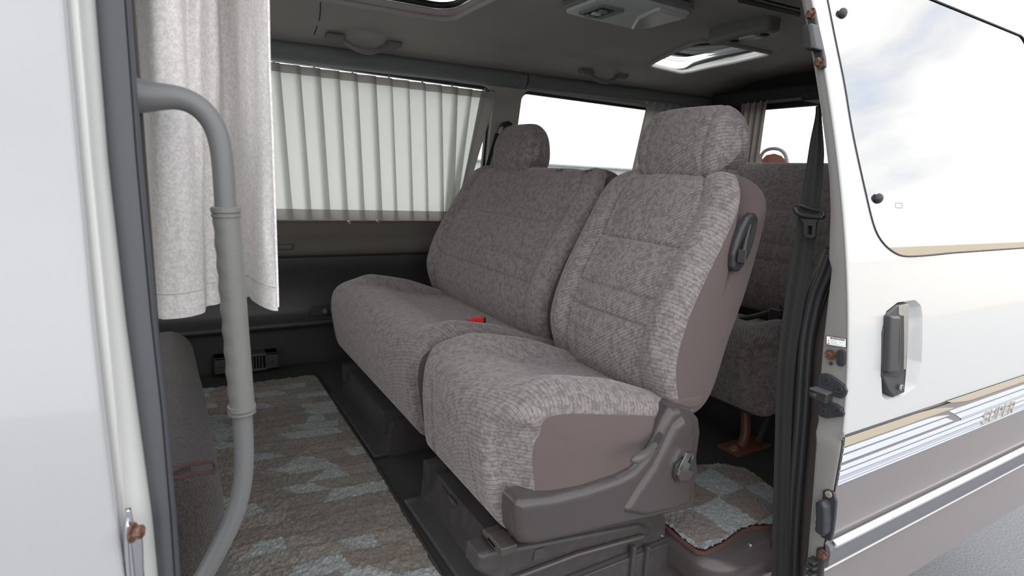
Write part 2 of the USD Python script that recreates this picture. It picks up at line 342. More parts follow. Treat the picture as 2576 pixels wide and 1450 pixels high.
# scuff plate round the corner of the rear floor
cp = [(.99, .93), (.988, .80), (.992, .755), (1.012, .722), (1.05, .708), (1.10, .706), (1.30, .70)]
cpath = spline(np.c_[cp, np.full(len(cp), F)], 50); tt = np.gradient(cpath, axis=0); tt /= np.linalg.norm(tt, axis=1, keepdims=True); nn = np.cross(EZ, tt)
sec = [(.085, .001), (.075, .006), (.02, .0075), (0.004, .005), (-.010, -.004), (-.016, -.02), (-.014, -.055), (0.0, -.075)]
tr2 = struct('trim_2', sweep(sec, [(cpath[i], nn[i] * 1, EZ) for i in range(50)]), 'trim_plastic', smooth=60, label='dark plastic scuff plate with a rounded corner at the rear floor edge')
for q in ((1665, 1347), (1888, 1372)):
    struct('screw', screw(at_z(*q, F + .007), EZ, .006, .002), 'steel', parent=tr2)

# far side wall: upper part with the windows
winf = rounded([(-1.15, 1.225), (-.30, 1.225), (-.30, 1.78), (-1.05, 1.78)], .05)
win1 = rounded([(-.15, 1.225), (1.27, 1.225), (1.25, 1.80), (-.15, 1.80)], .05)
win2 = rounded([(1.40, 1.255), (2.46, 1.255), (2.46, 1.805), (1.395, 1.805)], .045)
wr = struct('wall_right', panel([(-1.3, 1.19), (2.75, 1.19), (2.75, 1.90), (-1.3, 1.88)], [winf, win1, win2], .05, lambda x, z: yw(z), .06), 'pillar_trim')
for n, (wpoly, lab) in enumerate(((win1, 'side window behind the closed pleated curtain'), (win2, 'bare rear side window seen past the headrests')), 1):
    wn = thing(f'window_{n}', lab, None); tag(wn, kind='structure')
    obj('pane', panel(wpoly, [], .004, lambda x, z: yw(z) + .035, .1), 'glass', wn)
    fr = sg.Polygon(wpoly); inner = np.array(fr.buffer(-.012).exterior.coords)[:-1]
    obj('frame', panel(wpoly, [inner], .02, lambda x, z: yw(z) + .022, .08), 'black_rubber', wn)
# lower part: pad, armrest face, storage pocket, skirting as one moulding swept along the van
def runx(prof, x0, x1, n=40):
    xs = np.linspace(x0, x1, n); P = np.array([[(x, y, z) for y, z in prof] for x in xs]); return tri(grid(P, flip=True))
low = [(2.435, .585), (2.43, .60), (2.425, .745), (2.405, .762), (2.372, .770), (2.366, .780), (2.372, .790), (2.40, .793), (2.425, .80), (2.442, .83), (2.446, .90), (2.435, .95), (2.41, .985), (2.385, 1.01), (2.372, 1.035), (2.370, 1.055), (2.385, 1.066)]
struct('wall_right_lower', runx(low, -1.3, 2.75), 'wall_lower', smooth=50)
pad = [(2.395, 1.060), (2.352, 1.066), (2.338, 1.078), (2.334, 1.095), (2.340, 1.112), (2.362, 1.126), (2.398, 1.140), (2.412, 1.160), (2.418, 1.20), (2.425, 1.205)]
trp = struct('trim_3', runx(pad, .33, 2.75), 'wall_pad', smooth=60, label='padded brown ledge under the far window')
struct('trim_4', merged(runx(pad, -1.3, .325), rbox(at_y(640, 632, 2.33), at_y(738, 615, 2.33) + [0, .03, 0], .006)), 'wall_lower', smooth=50, label='dark front end of the ledge with its ashtray lid')
pk = struct('trim_5', merged(plate_y([(783, 702), (880, 692), (868, 680), (790, 686)], 2.436, .006, .002), plate_y([(900, 690), (972, 684), (984, 673), (893, 679)], 2.436, .006, .002)), 'base_plastic', label='two thin black grips inside the storage pocket')
# seat anchor bolt on the far wall
ab = thing('anchor_bolt', 'shiny bolt in a dark bracket low on the far wall', 'bolt', at_y(818, 783, 2.40))
obj('bracket', plate_y([(778, 796), (834, 788), (834, 768), (782, 774)], 2.41, .01, .003), 'matte_black', ab)
obj('bolt', screw(at_y(818, 783, 2.40), [0, -1, 0], .010, .008), 'steel', ab)
# heater vent
vn = thing('heater_vent', 'black slatted heater vent low on the far wall beside the mat', 'vent', at_y(620, 935, 2.38))
a, b = at_y(540, 958, 2.38), at_y(700, 912, 2.38)
z0, z1 = F + .012, F + .085
vx0, vx1 = a[0], b[0]
vfr = merged(rbox([vx0, 2.37, z0], [vx1, 2.43, z0 + .012], .004), rbox([vx0, 2.37, z1 - .012], [vx1, 2.43, z1], .004), rbox([vx0, 2.37, z0], [vx0 + .05, 2.43, z1], .004), rbox([vx1 - .05, 2.37, z0], [vx1, 2.43, z1], .004), rbox([vx0 + .04, 2.42, z0], [vx1 - .04, 2.43, z1], .003))
obj('frame', vfr, 'base_plastic', vn)
for k in range(11):
    x = vx0 + .06 + (vx1 - vx0 - .12) * k / 10
    obj('slat', rbox([x - .0035, 2.374, z0 + .01], [x + .0035, 2.41, z1 - .01], .002, 2), 'base_plastic', vn)
for x in (vx0 + .022, vx1 - .022): obj('screw', screw([x, 2.37, (z0 + z1) / 2], [0, -1, 0], .006, .002), 'black_plastic', vn)

# roof rail along the far side, in two lengths
rail = [(2.33, 1.862), (2.295, 1.868), (2.272, 1.860), (2.262, 1.845), (2.266, 1.822), (2.278, 1.803), (2.296, 1.796), (2.325, 1.797)]
def railx(x0, x1): return tri(grid(np.array([[(x, y, z + .02 * (x - .9)) for y, z in rail] for x in np.linspace(x0, x1, 20)])))
t6 = struct('trim_6', railx(-1.2, 1.392), 'rail_trim', smooth=60, label='front length of the far roof rail')
t7 = struct('trim_7', railx(1.398, 2.62), 'rail_trim', smooth=60, label='rear length of the far roof rail')
struct('cap', rbox(at_y(1297, 212, 2.266), at_y(1310, 202, 2.266) + [0, .01, 0], .003), 'rail_trim', parent=t7)

# headliner with the roof openings, and the roof skin over it
hole_f = rounded([(-.35, 1.13), (.835, 1.13), (.835, 1.865), (-.35, 1.865)], .07)
hole_r = rounded([(1.725, 1.578), (2.14, 1.578), (2.17, 1.80), (2.15, 2.06), (1.885, 2.04)], .05)
top_r = rounded([(1.70, 1.60), (2.18, 1.62), (2.18, 2.12), (1.78, 2.13)], .05); top_f = np.array(sg.Polygon(hole_f).buffer(-.004).exterior.coords)[:-1]
def roofsheet(holes, t, up, y0=.80, y1=2.34):
    poly = [(-1.3, y0), (2.72, y0), (2.72, y1), (-1.3, y1)]
    cs = m3.CrossSection([ccw(poly)] + [ccw(h)[::-1] for h in holes], m3.FillRule.EvenOdd)
    m = cs.extrude(t).refine_to_length(.03)
    m = m.warp_batch(lambda q: np.stack([np.asarray(q)[:, 0], np.asarray(q)[:, 1], zc(np.asarray(q)[:, 0], np.asarray(q)[:, 1]) + np.asarray(q)[:, 2] + up], 1)).to_mesh()
    return trimesh.Trimesh(m.vert_properties[:, :3], m.tri_verts)
big = lambda h, d: np.array(sg.Polygon(h).buffer(d).exterior.coords)[:-1]
ceil = struct('ceiling', roofsheet([hole_f, hole_r], .012, 0), 'headliner', smooth=40)
struct('roof', roofsheet([big(hole_f, -.01), big(top_r, -.006)], .01, .036, .86, 2.30), 'white_paint', smooth=40)
def polar(h, n=120):
    c = sg.Polygon(h).centroid; c = np.array([c.x, c.y]); out = []
    for a in np.linspace(0, 2 * np.pi, n, endpoint=False):
        g = sg.LineString([c, c + 3 * np.array([math.cos(a), math.sin(a)])]).intersection(sg.Polygon(h).exterior)
        out.append(np.array(g.coords[0]) if g.geom_type == 'Point' else np.array(g.geoms[0].coords[0]))
    return np.array(out)
def ring_wall(h, t, z1):
    """Lining of a roof opening, from the headliner's hole h up to the roof's hole t."""
    a, b = polar(h), polar(t); P = []
    for s in (0, .15, .5, .85, 1):
        g = a + (b - a) * s; P.append(np.c_[g, zc(g[:, 0], g[:, 1]) + z1 * s])
    return tri(grid(np.array(P), cv=True))
def rim_tube(h, d, z, r):
    q = resample(ccw(h), .02); c = q.mean(0); g = q + (q - c) / np.linalg.norm(q - c, axis=1, keepdims=True) * d
    p = np.c_[g, zc(g[:, 0], g[:, 1]) + z]; return tube(np.vstack([p, p[:2]]), r, 10, caps=False)
for lab, h, tp, nm in (('large front roof window with a pale rim', hole_f, top_f, 'window_3'), ('small rear roof window showing bright sky', hole_r, top_r, 'window_4')):
    wn = thing(nm, lab, None); tag(wn, kind='structure')
    obj('lining', ring_wall(h, tp, .038), 'roof_trim' if nm == 'window_4' else 'headliner', wn, 50)
    obj('rim', rim_tube(h, -.002, -.003, .009), 'headliner', wn, True)
    obj('seal', rim_tube(tp, -.006, .036, .009), 'black_rubber', wn, True)
    obj('trim_line', rim_tube(tp, .0, .026, .004), 'silver_trim', wn, True)
    q = np.array(sg.Polygon(tp).buffer(.004).exterior.coords)[:-1]
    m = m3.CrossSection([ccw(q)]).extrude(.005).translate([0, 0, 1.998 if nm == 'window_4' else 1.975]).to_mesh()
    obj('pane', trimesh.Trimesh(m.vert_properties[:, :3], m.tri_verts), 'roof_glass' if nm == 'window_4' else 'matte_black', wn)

def at_ceil(x, y, d=0.0):
    z = 1.9
    for _ in range(15): q = at_z(x, y, z); z = float(zc(q[0], q[1])) - d
    return at_z(x, y, z)
struct('seam', tube(spline([at_ceil(*q, .0012) for q in ((806, -8), (806, 20), (804, 45), (797, 68), (790, 88))], 30), .0016, 6), 'matte_black', True, ceil)
# tailgate wall with the rear window; bulkhead in front; near side wall behind the sliding door
win5 = rounded([(.97, 1.30), (2.15, 1.30), (2.10, 1.83), (1.02, 1.83)], .06)
def panel_x(poly, holes, t, x):
    m = panel(poly, holes, t, lambda a, z: a * 0, .2); return frame(m, (x, 0, 0), EY, EX, EZ)
struct('wall_rear', panel_x([(.72, .59), (2.45, .59), (2.36, 1.90), (2.30, 2.01), (.90, 2.01), (.84, 1.90)], [win5], .05, 2.62), 'quarter_trim')
wn = thing('window_5', 'bright rear window beyond the third row', None); tag(wn, kind='structure')
obj('pane', panel_x(win5, [], .004, 2.645), 'glass', wn)
obj('frame', panel_x(win5, [np.array(sg.Polygon(win5).buffer(-.02).exterior.coords)[:-1]], .02, 2.61), 'black_rubber', wn)
struct('trim_8', merged(rbox([2.50, .95, 1.835], [2.62, 2.20, 1.90], .02), rbox([2.47, 1.25, 1.815], [2.60, 1.66, 1.86], .01)), 'matte_black', label='black header box above the rear window')
struct('wall_front', panel_x([(.68, .30), (2.45, .30), (2.40, 1.93), (.80, 1.93)], [rounded([(.80, 1.12), (2.34, 1.12), (2.26, 1.82), (.90, 1.82)], .08)], .05, -1.30), 'wall_lower')
wn = thing('window_7', 'windscreen ahead of the cabin', None); tag(wn, kind='structure')
obj('pane', panel_x([(.78, 1.10), (2.36, 1.10), (2.28, 1.84), (.88, 1.84)], [], .004, -1.27), 'glass', wn)
win6 = rounded([(1.52, 1.30), (2.45, 1.30), (2.42, 1.72), (1.50, 1.72)], .05)
struct('wall_left', panel([(1.44, .30), (2.66, .30), (2.66, 1.93), (1.44, 1.93)], [win6], .02, lambda x, z: yb(z) + .03, .08), 'quarter_trim')
struct('body_side', panel([(1.46, .34), (2.72, .34), (2.72, 1.98), (1.46, 1.98)], [win6], .008, lambda x, z: yb(z) + .012, .06), 'white_paint')
wn = thing('window_6', 'rear side window hidden behind the open sliding door', None); tag(wn, kind='structure')
obj('pane', panel(win6, [], .004, lambda x, z: yb(z) + .035, .1), 'glass', wn)
# ------------------------------------------------------------------ seats
def profile(pts, n):
    """Closed smooth XZ loop through pts (front first, counter-clockwise seen from the near side), evenly spaced, with outward normals."""
    p = spline(pts, 1500, closed=True); d = np.r_[0, np.cumsum(np.linalg.norm(np.diff(np.vstack([p, p[:1]]), axis=0), axis=1))]
    q = np.vstack([p, p[:1]]); t = np.linspace(0, d[-1], n, endpoint=False)
    S = np.stack([np.interp(t, d, q[:, k]) for k in (0, 1)], 1)
    T = np.roll(S, -1, 0) - np.roll(S, 1, 0); T /= np.linalg.norm(T, axis=1, keepdims=True)
    N = np.stack([T[:, 1], -T[:, 0]], 1)
    area = np.sum(S[:, 0] * np.roll(S[:, 1], -1) - np.roll(S[:, 0], -1) * S[:, 1])
    return S, (N if area > 0 else -N), t
def flow_front(u, v):                                           # stripes rising to the near side, bending over at the near bolster
    return v * .82 - .55 * u + .9 * np.clip(u - .10, 0, 1) ** 2 * 3.2 + .25 * np.clip(-u - .1, 0, 1) ** 2
def flow_bench(u, v): return u * .97 + .16 * v + .012 * np.sin(v * 9 + u * 3) + .35 * np.clip(u - .26, 0, 1) ** 2 * 6
def flow_cushion(u, v): return v * .80 - .42 * u + .9 * u * u
FLOW = [flow_front]
def loft(S, N, arc, ymid, hw, r, disp, nt, wrap_near=None, bulge=.0, flat_cap=False):
    """Upholstered body: the XZ loop S run across the seat from ymid+hw (far) to ymid-hw (near), edges rolled with radius r.
    disp(i, t) pushes the cover out. Returns (cover, uv, near cap, far cap) with the caps as side panels."""
    n = len(S); ymid = np.broadcast_to(ymid, (n,)); hw = np.broadcast_to(hw, (n,)); r = np.broadcast_to(r, (n,)); ph = np.linspace(0, math.pi / 2, 7)
    cols = []
    for p in ph[:-1]: cols.append((-hw + r * (1 - math.cos(p)), -r + r * math.sin(p)))
    for u in np.linspace(-1, 1, nt): cols.append((u * (hw - r), np.zeros(n)))
    for p in ph[::-1][1:]: cols.append((hw - r * (1 - math.cos(p)), -r + r * math.sin(p)))
    cols = [(y, d + (disp(np.clip(y / hw, -1, 1), y) if disp is not None else 0)) for y, d in cols]
    V = np.stack([np.stack([S[:, 0] + N[:, 0] * d, ymid - y, S[:, 1] + N[:, 1] * d], 1) for y, d in cols], 1)     # (n, m, 3), last column near
    lat = np.array([c[0] for c in cols]).T
    lat = np.stack([lat[:, j] for j in range(len(cols))], 1)
    step = np.linalg.norm(np.diff(V, axis=1), axis=2).mean(0); uu = np.r_[0, np.cumsum(step)]; uu -= uu.mean()
    Vc = np.concatenate([V, V[:1]], 0); vv = np.r_[arc, arc[-1] + np.linalg.norm(S[-1] - S[0])]
    U_, V_ = np.broadcast_arrays(uu[None, :], vv[:, None]); UV = np.stack([FLOW[0](U_, V_), U_ * .8 + V_ * .5], -1).reshape(-1, 2)
    f = grid(Vc)
    # outward winding
    vtx, fc = f; fn = np.cross(vtx[fc[:, 1]] - vtx[fc[:, 0]], vtx[fc[:, 2]] - vtx[fc[:, 0]])
    ctr = V.reshape(-1, 3).mean(0)
    if np.sum(np.einsum('ij,ij->i', fn, vtx[fc].mean(1) - ctr)) < 0: fc = fc[:, ::-1]
    def cap(col, sgn):
        ring = V[:, col]; c = ring.mean(0); w = np.zeros(n) if wrap_near is None else wrap_near
        inner = ring.copy(); to = c - ring; to[:, 1] = 0; to /= np.linalg.norm(to, axis=1, keepdims=True); inner += to * w[:, None]
        if flat_cap: inner[:, 1] = (ymid - sgn * hw).min() if sgn > 0 else (ymid - sgn * hw).max()
        c = c.copy(); c[1] = inner[:, 1].mean()
        rings = [ring, ring + (inner - ring) * .5, inner] + [inner * (1 - a) + c * a + np.array([0, -sgn * bulge * math.sin(min(1, a * 1.6) * math.pi / 2), 0]) for a in (.06, .12, .22, .35, .5, .65, .8, .9, 1.0)]
        wrapm = None
        def orient(P):
            g = grid(P, cv=True); fn = np.cross(g[0][g[1][:, 1]] - g[0][g[1][:, 0]], g[0][g[1][:, 2]] - g[0][g[1][:, 0]])[:, 1].sum()
            return g if fn * (-sgn) > 0 else (g[0], g[1][:, ::-1])
        plain = orient(np.array(rings[2:]))
        if w.max() > 0: wrapm = orient(np.array(rings[:3]))
        return plain, wrapm
    return (vtx, fc), UV, cap(-1, 1), cap(0, -1)
def seam(x, x0, w=.0045): return np.exp(-((x - x0) / w) ** 2)
def sstep(x, a, b): t = np.clip((x - a) / (b - a), 0, 1); return t * t * (3 - 2 * t)
def add_uv_wrap(g, scale=1.0): return np.stack([g[0][:, 2] - .15 * g[0][:, 0], g[0][:, 0]], 1)

def backrest(parent, ymid_fn, hw_fn, pts, quilt, bw=.09, far_plain=True, n=400, nt=110, x_shift=0):
    S, N, arc = profile(np.array(pts) + [x_shift, 0], n)
    top = S[:, 1].max(); bot = S[:, 1].min(); k = (S[:, 1] - bot) / (top - bot)
    hw = hw_fn(k); ym = ymid_fn(k)
    corner = np.clip((k - .84) / .16, 0, 1); hw = hw - .055 * (1 - np.sqrt(np.maximum(1 - corner ** 2, 0.0)))
    front = (N[:, 0] < .15).astype(float) * sstep(k, .0, .10); front = np.convolve(np.r_[front[-8:], front, front[:8]], np.ones(17) / 17, 'valid')
    def disp(t, y):
        a = hw - np.abs(y); ts = 1 - bw / hw                      # distance from the edge
        bol = .024 * np.exp(-((a - bw * .52) / (bw * .42)) ** 2) * sstep(k, .06, .3) * (1 - .55 * sstep(k, .72, .95))
        d = bol - .007 * seam(a, bw, .0036) + .006 * sstep(a, bw, bw + .08)
        for q in quilt: d = d - .006 * seam(k, q, .0042) * (a > bw)
        for q0, q1 in zip([0] + list(quilt), list(quilt) + [1.0]):
            d = d + .006 * np.sin(np.clip((k - q0) / (q1 - q0), 0, 1) * math.pi) ** .6 * (a > bw) * (.4 if q1 - q0 < .15 else 1)
        return d * front
    wrap = np.where(N[:, 0] < .2, .004, .003)
    cov, uv, near, far = loft(S, N, arc, ym, hw, .020, disp, nt, wrap, .006)
    m_ = np.r_[np.arange(n), 0]; rear = (N[:, 0] > .02)[m_]; nc = len(cov[0]) // (n + 1); fr_ = rear[cov[1] // nc].all(1)
    def pick(f): k, iv = np.unique(f, return_inverse=True); return cov[0][k], iv.reshape(f.shape), uv[k]
    a = pick(cov[1][~fr_]); b = pick(cov[1][fr_])
    obj('backrest', a[:2], 'velour', parent, True, uv=a[2])
    obj('backrest_shell', b[:2], 'side_cloth', parent, True, label='plain brown cloth on the rear of the backrest')
    for cp, nm in ((near, 'backrest_side'), (far, 'backrest_side')):
        obj(nm, tri(cp[0]), 'side_cloth', parent, True)
        obj('piping', cp[1], 'side_cloth', parent, True)
def cushion(parent, ymid, hw0, pts, n=220, nt=70, bw=.10, bol=.032, corner=.06, xf=.535, xr=.95, front_wrap=.040, edge=.026):
    S, N, arc = profile(pts, n); X = S[:, 0]; Z = S[:, 1]
    fr = np.clip((xf - X) / (xf - X.min()), 0, 1); hw = hw0 - corner * fr ** 1.3
    topm = (N[:, 1] > .05) * 1.0; topm = np.convolve(np.r_[topm[-6:], topm, topm[:6]], np.ones(13) / 13, 'valid')
    def disp(t, y):
        a = hw - np.abs(y)
        b = bol * np.exp(-((a - bw * .62) / (bw * .5)) ** 2) * sstep(X, X.min() + .03, X.min() + .14) * (1 - .75 * sstep(X, xr - .22, xr - .02))
        d = b - .004 * seam(a, bw * 1.25, .012) * sstep(X, X.min() + .10, X.min() + .2)
        # heart of the cushion: a raised front lip and a sunk sitting patch
        d = d - .010 * sstep(X, X.min() + .13, X.min() + .22) * sstep(a, bw, bw + .06) * (1 - sstep(X, xr - .14, xr))
        return d * topm - .004 * seam(a, corner * .9 + .02, .005) * (X < X.min() + .03) * (Z < .96)
    wrap = front_wrap * sstep(-X, -(X.min() + .10), -(X.min() + .02)) + .004
    cov, uv, near, far = loft(S, N, arc, np.full(n, ymid), hw, edge, disp, nt, wrap, .010, True)
    obj('cushion', cov, 'velour', parent, True, uv=uv)
    for cp in (near, far):
        obj('cushion_side', tri(cp[0]), 'side_cloth', parent, True)
        obj('cushion_wrap', cp[1], 'velour', parent, True, uv=add_uv_wrap(cp[1]))
def headrest(parent, ymid, hw, pts, r=.030):
    S, N, arc = profile(pts, 120); k = (S[:, 1] - S[:, 1].min()) / np.ptp(S[:, 1])
    h = hw - .022 * np.abs(2 * k - 1) ** 2.5
    def disp(t, y): return -.004 * seam(hw - np.abs(y), .052, .004) + .006 * (1 - (y / hw) ** 2)
    cov, uv, near, far = loft(S, N, arc, np.full(len(S), ymid), h, r, disp, 50, np.zeros(len(S)), .020)
    obj('headrest', cov, 'velour', parent, True, uv=uv)
    for cp in (near, far): obj('headrest_end', cp[0], 'velour', parent, True, uv=add_uv_wrap(cp[0]))
    for dy in (-.07, .07):
        x, z = np.mean(np.array(pts), 0)
        obj('headrest_post', tube([[x + .01, ymid + dy, z], [x + .01, ymid + dy, z - .16]], .006, 10), 'steel', parent)

back_pts = [(.890, .975), (.880, 1.05), (.898, 1.14), (.933, 1.225), (.985, 1.325), (1.018, 1.40), (1.045, 1.445), (1.085, 1.462), (1.120, 1.450), (1.138, 1.41), (1.122, 1.28), (1.092, 1.165), (1.060, 1.07), (1.018, .945), (.965, .915), (.915, .93)]
cush_pts = [(.505, .765), (.482, .85), (.474, .92), (.484, .975), (.515, 1.003), (.58, 1.012), (.67, 1.000), (.76, .982), (.85, .965), (.925, .948), (.962, .93), (.972, .89), (.955, .84), (.90, .80), (.75, .765), (.60, .752), (.54, .75)]
quilt = (.36, .47, .69)
head_pts = [(1.062, 1.463), (1.050, 1.50), (1.056, 1.555), (1.078, 1.605), (1.108, 1.622), (1.142, 1.605), (1.160, 1.55), (1.163, 1.49), (1.148, 1.458), (1.10, 1.452)]
FLOW[0] = flow_front
SEAT_N = thing('armchair', 'near single grey velour seat with plastic side cover and recliner lever', 'seat', (.75, 1.03, F))
backrest(SEAT_N, lambda k: .80 + .2245 + 0 * k, lambda k: .2245 + 0 * k, [(x, .915 + (z - .915) * .968) for x, z in back_pts], quilt)
FLOW[0] = flow_cushion
cushion(SEAT_N, 1.022, .222, cush_pts)
FLOW[0] = lambda u, v: v * .86 - .5 * u + .8 * u * u
headrest(SEAT_N, 1.02, .142, [(x, z - .022) for x, z in head_pts])
FLOW[0] = flow_bench
SEAT_F = thing('passenger_bench', 'far two-place grey velour seat beside the pleated curtain', 'seat', (.75, 1.69, F))
backrest(SEAT_F, lambda k: 1.765 - .06 * k, lambda k: .435 - .005 * k, [(x + .022, .915 + (z - .915) * .975) for x, z in back_pts], quilt, nt=150)
FLOW[0] = lambda u, v: v * .75 - .5 * u + .4 * u * u
cushion(SEAT_F, 1.685, .42, [(x + .01, z - .004) for x, z in cush_pts], nt=110, xf=.545, corner=.004, front_wrap=.0, edge=.014)
FLOW[0] = lambda u, v: u * .8 + v * .5
headrest(SEAT_F, 1.83, .128, [(x + .005, z - .022) for x, z in head_pts])
for q in ((1412, 429), (1487, 431)):
    p = at_x(*q, 1.075); obj('guide_sleeve', rbox([p[0] - .015, p[1] - .012, 1.43], [p[0] + .015, p[1] + .012, p[2] + .004], .004), 'trim_plastic', SEAT_F)
obj('belt_tunnel', rbox(at_z(1180, 806, .985) + [-.006, .0, -.02], at_z(1211, 806, .985) + [.018, .0, .006], .004), 'black_plastic', SEAT_F)
obj('buckle_button', rbox(at_z(1184, 805, .988) + [-.008, .004, -.012], at_z(1208, 805, .988) + [.012, -.002, .006], .003), 'red', SEAT_F, label='red buckle release button')

# third row
FLOW[0] = flow_front
B3 = thing('rear_bench', 'third-row velour bench in the shade behind the near seat', 'seat', (1.75, 1.62, F))
back3 = [(x + .985 + (z - .95) * .02, .955 + (z - .915) * 1.03) for x, z in back_pts]
backrest(B3, lambda k: 1.62 + 0 * k, lambda k: .62 + 0 * k, back3, quilt, nt=130, n=200)
FLOW[0] = flow_cushion
cushion(B3, 1.62, .64, [(x + .985, z - .018) for x, z in cush_pts], nt=110, n=160, xf=1.52, xr=1.93)
obj('rail', rbox([1.50, 1.02, .73], [1.56, 2.2, .755], .006), 'matte_black', B3)
lg = tube(spline([at_x(1872, 985, 1.56), at_x(1876, 1060, 1.56), at_x(1872, 1105, 1.55), at_x(1862, 1128, 1.53)], 24), .016, 14)
obj('leg', lg, 'leg_orange', B3)
obj('foot', plate_y([(1, 1), (2, 1), (2, 2)], 1, .001, .0001) if False else rbox(at_z(1845, 1140, F) + [-.02, -.03, .0], at_z(1885, 1118, F) + [.05, .03, .012], .004), 'leg_orange', B3, label='orange painted foot plate')
obj('bolt', screw(at_z(1846, 1130, F + .012), EZ, .011, .008, True), 'bolt_steel', B3)
hk = spline([at_x(1904, 1026, 1.55), at_x(1925, 1024, 1.55), at_x(1932, 1045, 1.55), at_x(1922, 1075, 1.55), at_x(1908, 1110, 1.55)], 20)
obj('latch_hook', tube(hk, .009, 10), 'matte_black', B3)
obj('far_leg', tube([[1.56, 2.05, .75], [1.55, 2.05, F]], .016, 12), 'leg_orange', B3)
# belts lying on the third-row cushion
rb = thing('lap_belt', 'black lap belt and buckles lying on the third-row cushion', 'seat belt', at_x(1940, 790, 1.86))
zc3 = .985
pth = spline([at_x(1862, 802, 1.72), at_x(1895, 797, 1.72), at_x(1925, 789, 1.725), at_x(1965, 777, 1.73)], 30)
obj('webbing', tube(pth, .010, 8), 'belt_dark', rb)
obj('buckle', rbox(at_x(1935, 804, 1.70) + [-.01, 0, -.004], at_x(1968, 792, 1.70) + [.02, 0, .014], .006), 'black_plastic', rb)

# ---- plastic side cover, levers, base of the near seat
AY = .772
arm = [(1300, 1275), (1296, 1310), (1300, 1355), (1314, 1377), (1350, 1379), (1450, 1357), (1640, 1312), (1738, 1288), (1753, 1272), (1757, 1180), (1770, 1090), (1766, 1055), (1748, 1033), (1716, 1023), (1692, 1030), (1672, 1065), (1652, 1110), (1628, 1150), (1598, 1184), (1560, 1204), (1480, 1230), (1400, 1250), (1335, 1258), (1312, 1262)]
ap = np.array([at_y(*q, AY)[[0, 2]] for q in arm]); ap = rounded(ap, .008)
ap = resample(ap, .008)
obj('side_cover', on_y(soft(ap, .05, .020, .005), AY + .05), 'trim_plastic', SEAT_N, 60, label='dark brown plastic side cover')
# raised shoulder of the cover
sh = np.array([at_y(*q, AY)[[0, 2]] for q in [(1560, 1290), (1600, 1225), (1640, 1165), (1668, 1110), (1690, 1065), (1716, 1042), (1742, 1055), (1748, 1100), (1738, 1180), (1736, 1262), (1700, 1280), (1620, 1300)]])
obj('cover_shoulder', on_y(soft(rounded(sh, .012), .024, .020, .004), AY + .014), 'trim_plastic', SEAT_N, 60)
obj('lever_slot', plate_y([(1636, 1142), (1630, 1136), (1634, 1122), (1655, 1088), (1664, 1090), (1667, 1098), (1650, 1130)], AY - .0005, .002, .0008, .002), 'matte_black', SEAT_N)
p0, p1 = at_y(1642, 1124, AY - .012), at_y(1588, 1160, AY - .035)
obj('slide_lever', tube(spline([at_y(1646, 1120, AY), p0, (p0 + p1) / 2 + [0, -.008, .002], p1], 20), np.r_[np.full(6, .007), np.linspace(.0075, .0095, 10), .0095, .009, .007, .003], 14), 'lever_grey', SEAT_N, True, label='grey recline lever poking out of the side cover')
bk = [(1692, 1196), (1697, 1170), (1712, 1156), (1748, 1146), (1752, 1190), (1746, 1200), (1700, 1213)]
BY = AY - .0135
obj('belt_pocket', plate_y(bk, BY + .001, .003, .001, .003), 'matte_black', SEAT_N)
ty = BY - .004
tongue = [(1697, 1178), (1712, 1186), (1716, 1180), (1728, 1165), (1731, 1150), (1746, 1142), (1748, 1137), (1729, 1138), (1722, 1146)]
tp = np.array([at_y(*q, ty)[[0, 2]] for q in [(1704, 1182), (1726, 1140), (1747, 1139), (1744, 1150), (1722, 1188)]])
th = np.array([at_y(*q, ty)[[0, 2]] for q in [(1726, 1162), (1735, 1145), (1741, 1146), (1733, 1166)]])
mm = m3.CrossSection([ccw(tp), ccw(th)[::-1]], m3.FillRule.EvenOdd).extrude(.004).to_mesh()
obj('buckle_tongue', on_y(trimesh.Trimesh(mm.vert_properties[:, :3], mm.tri_verts), ty), 'chrome', SEAT_N)
gq = rounded(np.array([at_y(*q, BY - .001)[[0, 2]] for q in [(1696, 1192), (1702, 1178), (1726, 1178), (1738, 1186), (1728, 1204), (1704, 1208)]]), .003)
obj('tongue_grip', on_y(soft(gq, .010, .004, .002), BY - .001), 'trim_plastic', SEAT_N)
# recliner bezel and lever on the side of the backrest
RY = .792
rc = [(1840, 682), (1834, 672), (1836, 640), (1845, 605), (1858, 570), (1872, 545), (1884, 535), (1896, 537), (1901, 548), (1898, 570), (1890, 605), (1878, 640), (1862, 670), (1852, 683)]
rp = np.array([at_y(*q, RY)[[0, 2]] for q in rc]); rp = rounded(rp, .006)
bz = obj('recliner_bezel', on_y(soft(rp, .014, .008, .0025), RY + .004), 'black_plastic', SEAT_N, 60, label='black recliner bezel on the backrest side')
sl = np.array([at_y(*q, RY)[[0, 2]] for q in [(1853, 655), (1861, 625), (1876, 585), (1890, 558), (1893, 566), (1884, 600), (1872, 632), (1860, 656)]])
obj('recliner_slot', on_y(pillow(sl, .002, .0008), RY - .0105), 'matte_black', bz)
hd = [at_y(1866, 655, RY - .012), at_y(1868, 648, RY - .022), at_y(1876, 610, RY - .016), at_y(1888, 565, RY - .010)]
obj('recliner_lever', tube(spline(hd, 24), np.linspace(.007, .003, 24), 12), 'black_plastic', bz, True)
a, b = at_y(1853, 660, RY - .014), at_y(1880, 630, RY - .034); obj('lever_knob', rbox(np.minimum(a, b), np.maximum(a, b), .005), 'base_plastic', bz, 50)
obj('backrest_hem', rbox(at_y(1692, 1004, .80) + [0, -.004, -.005], at_y(1764, 1024, .80) + [0, .02, .004], .006), 'side_cloth', SEAT_N)

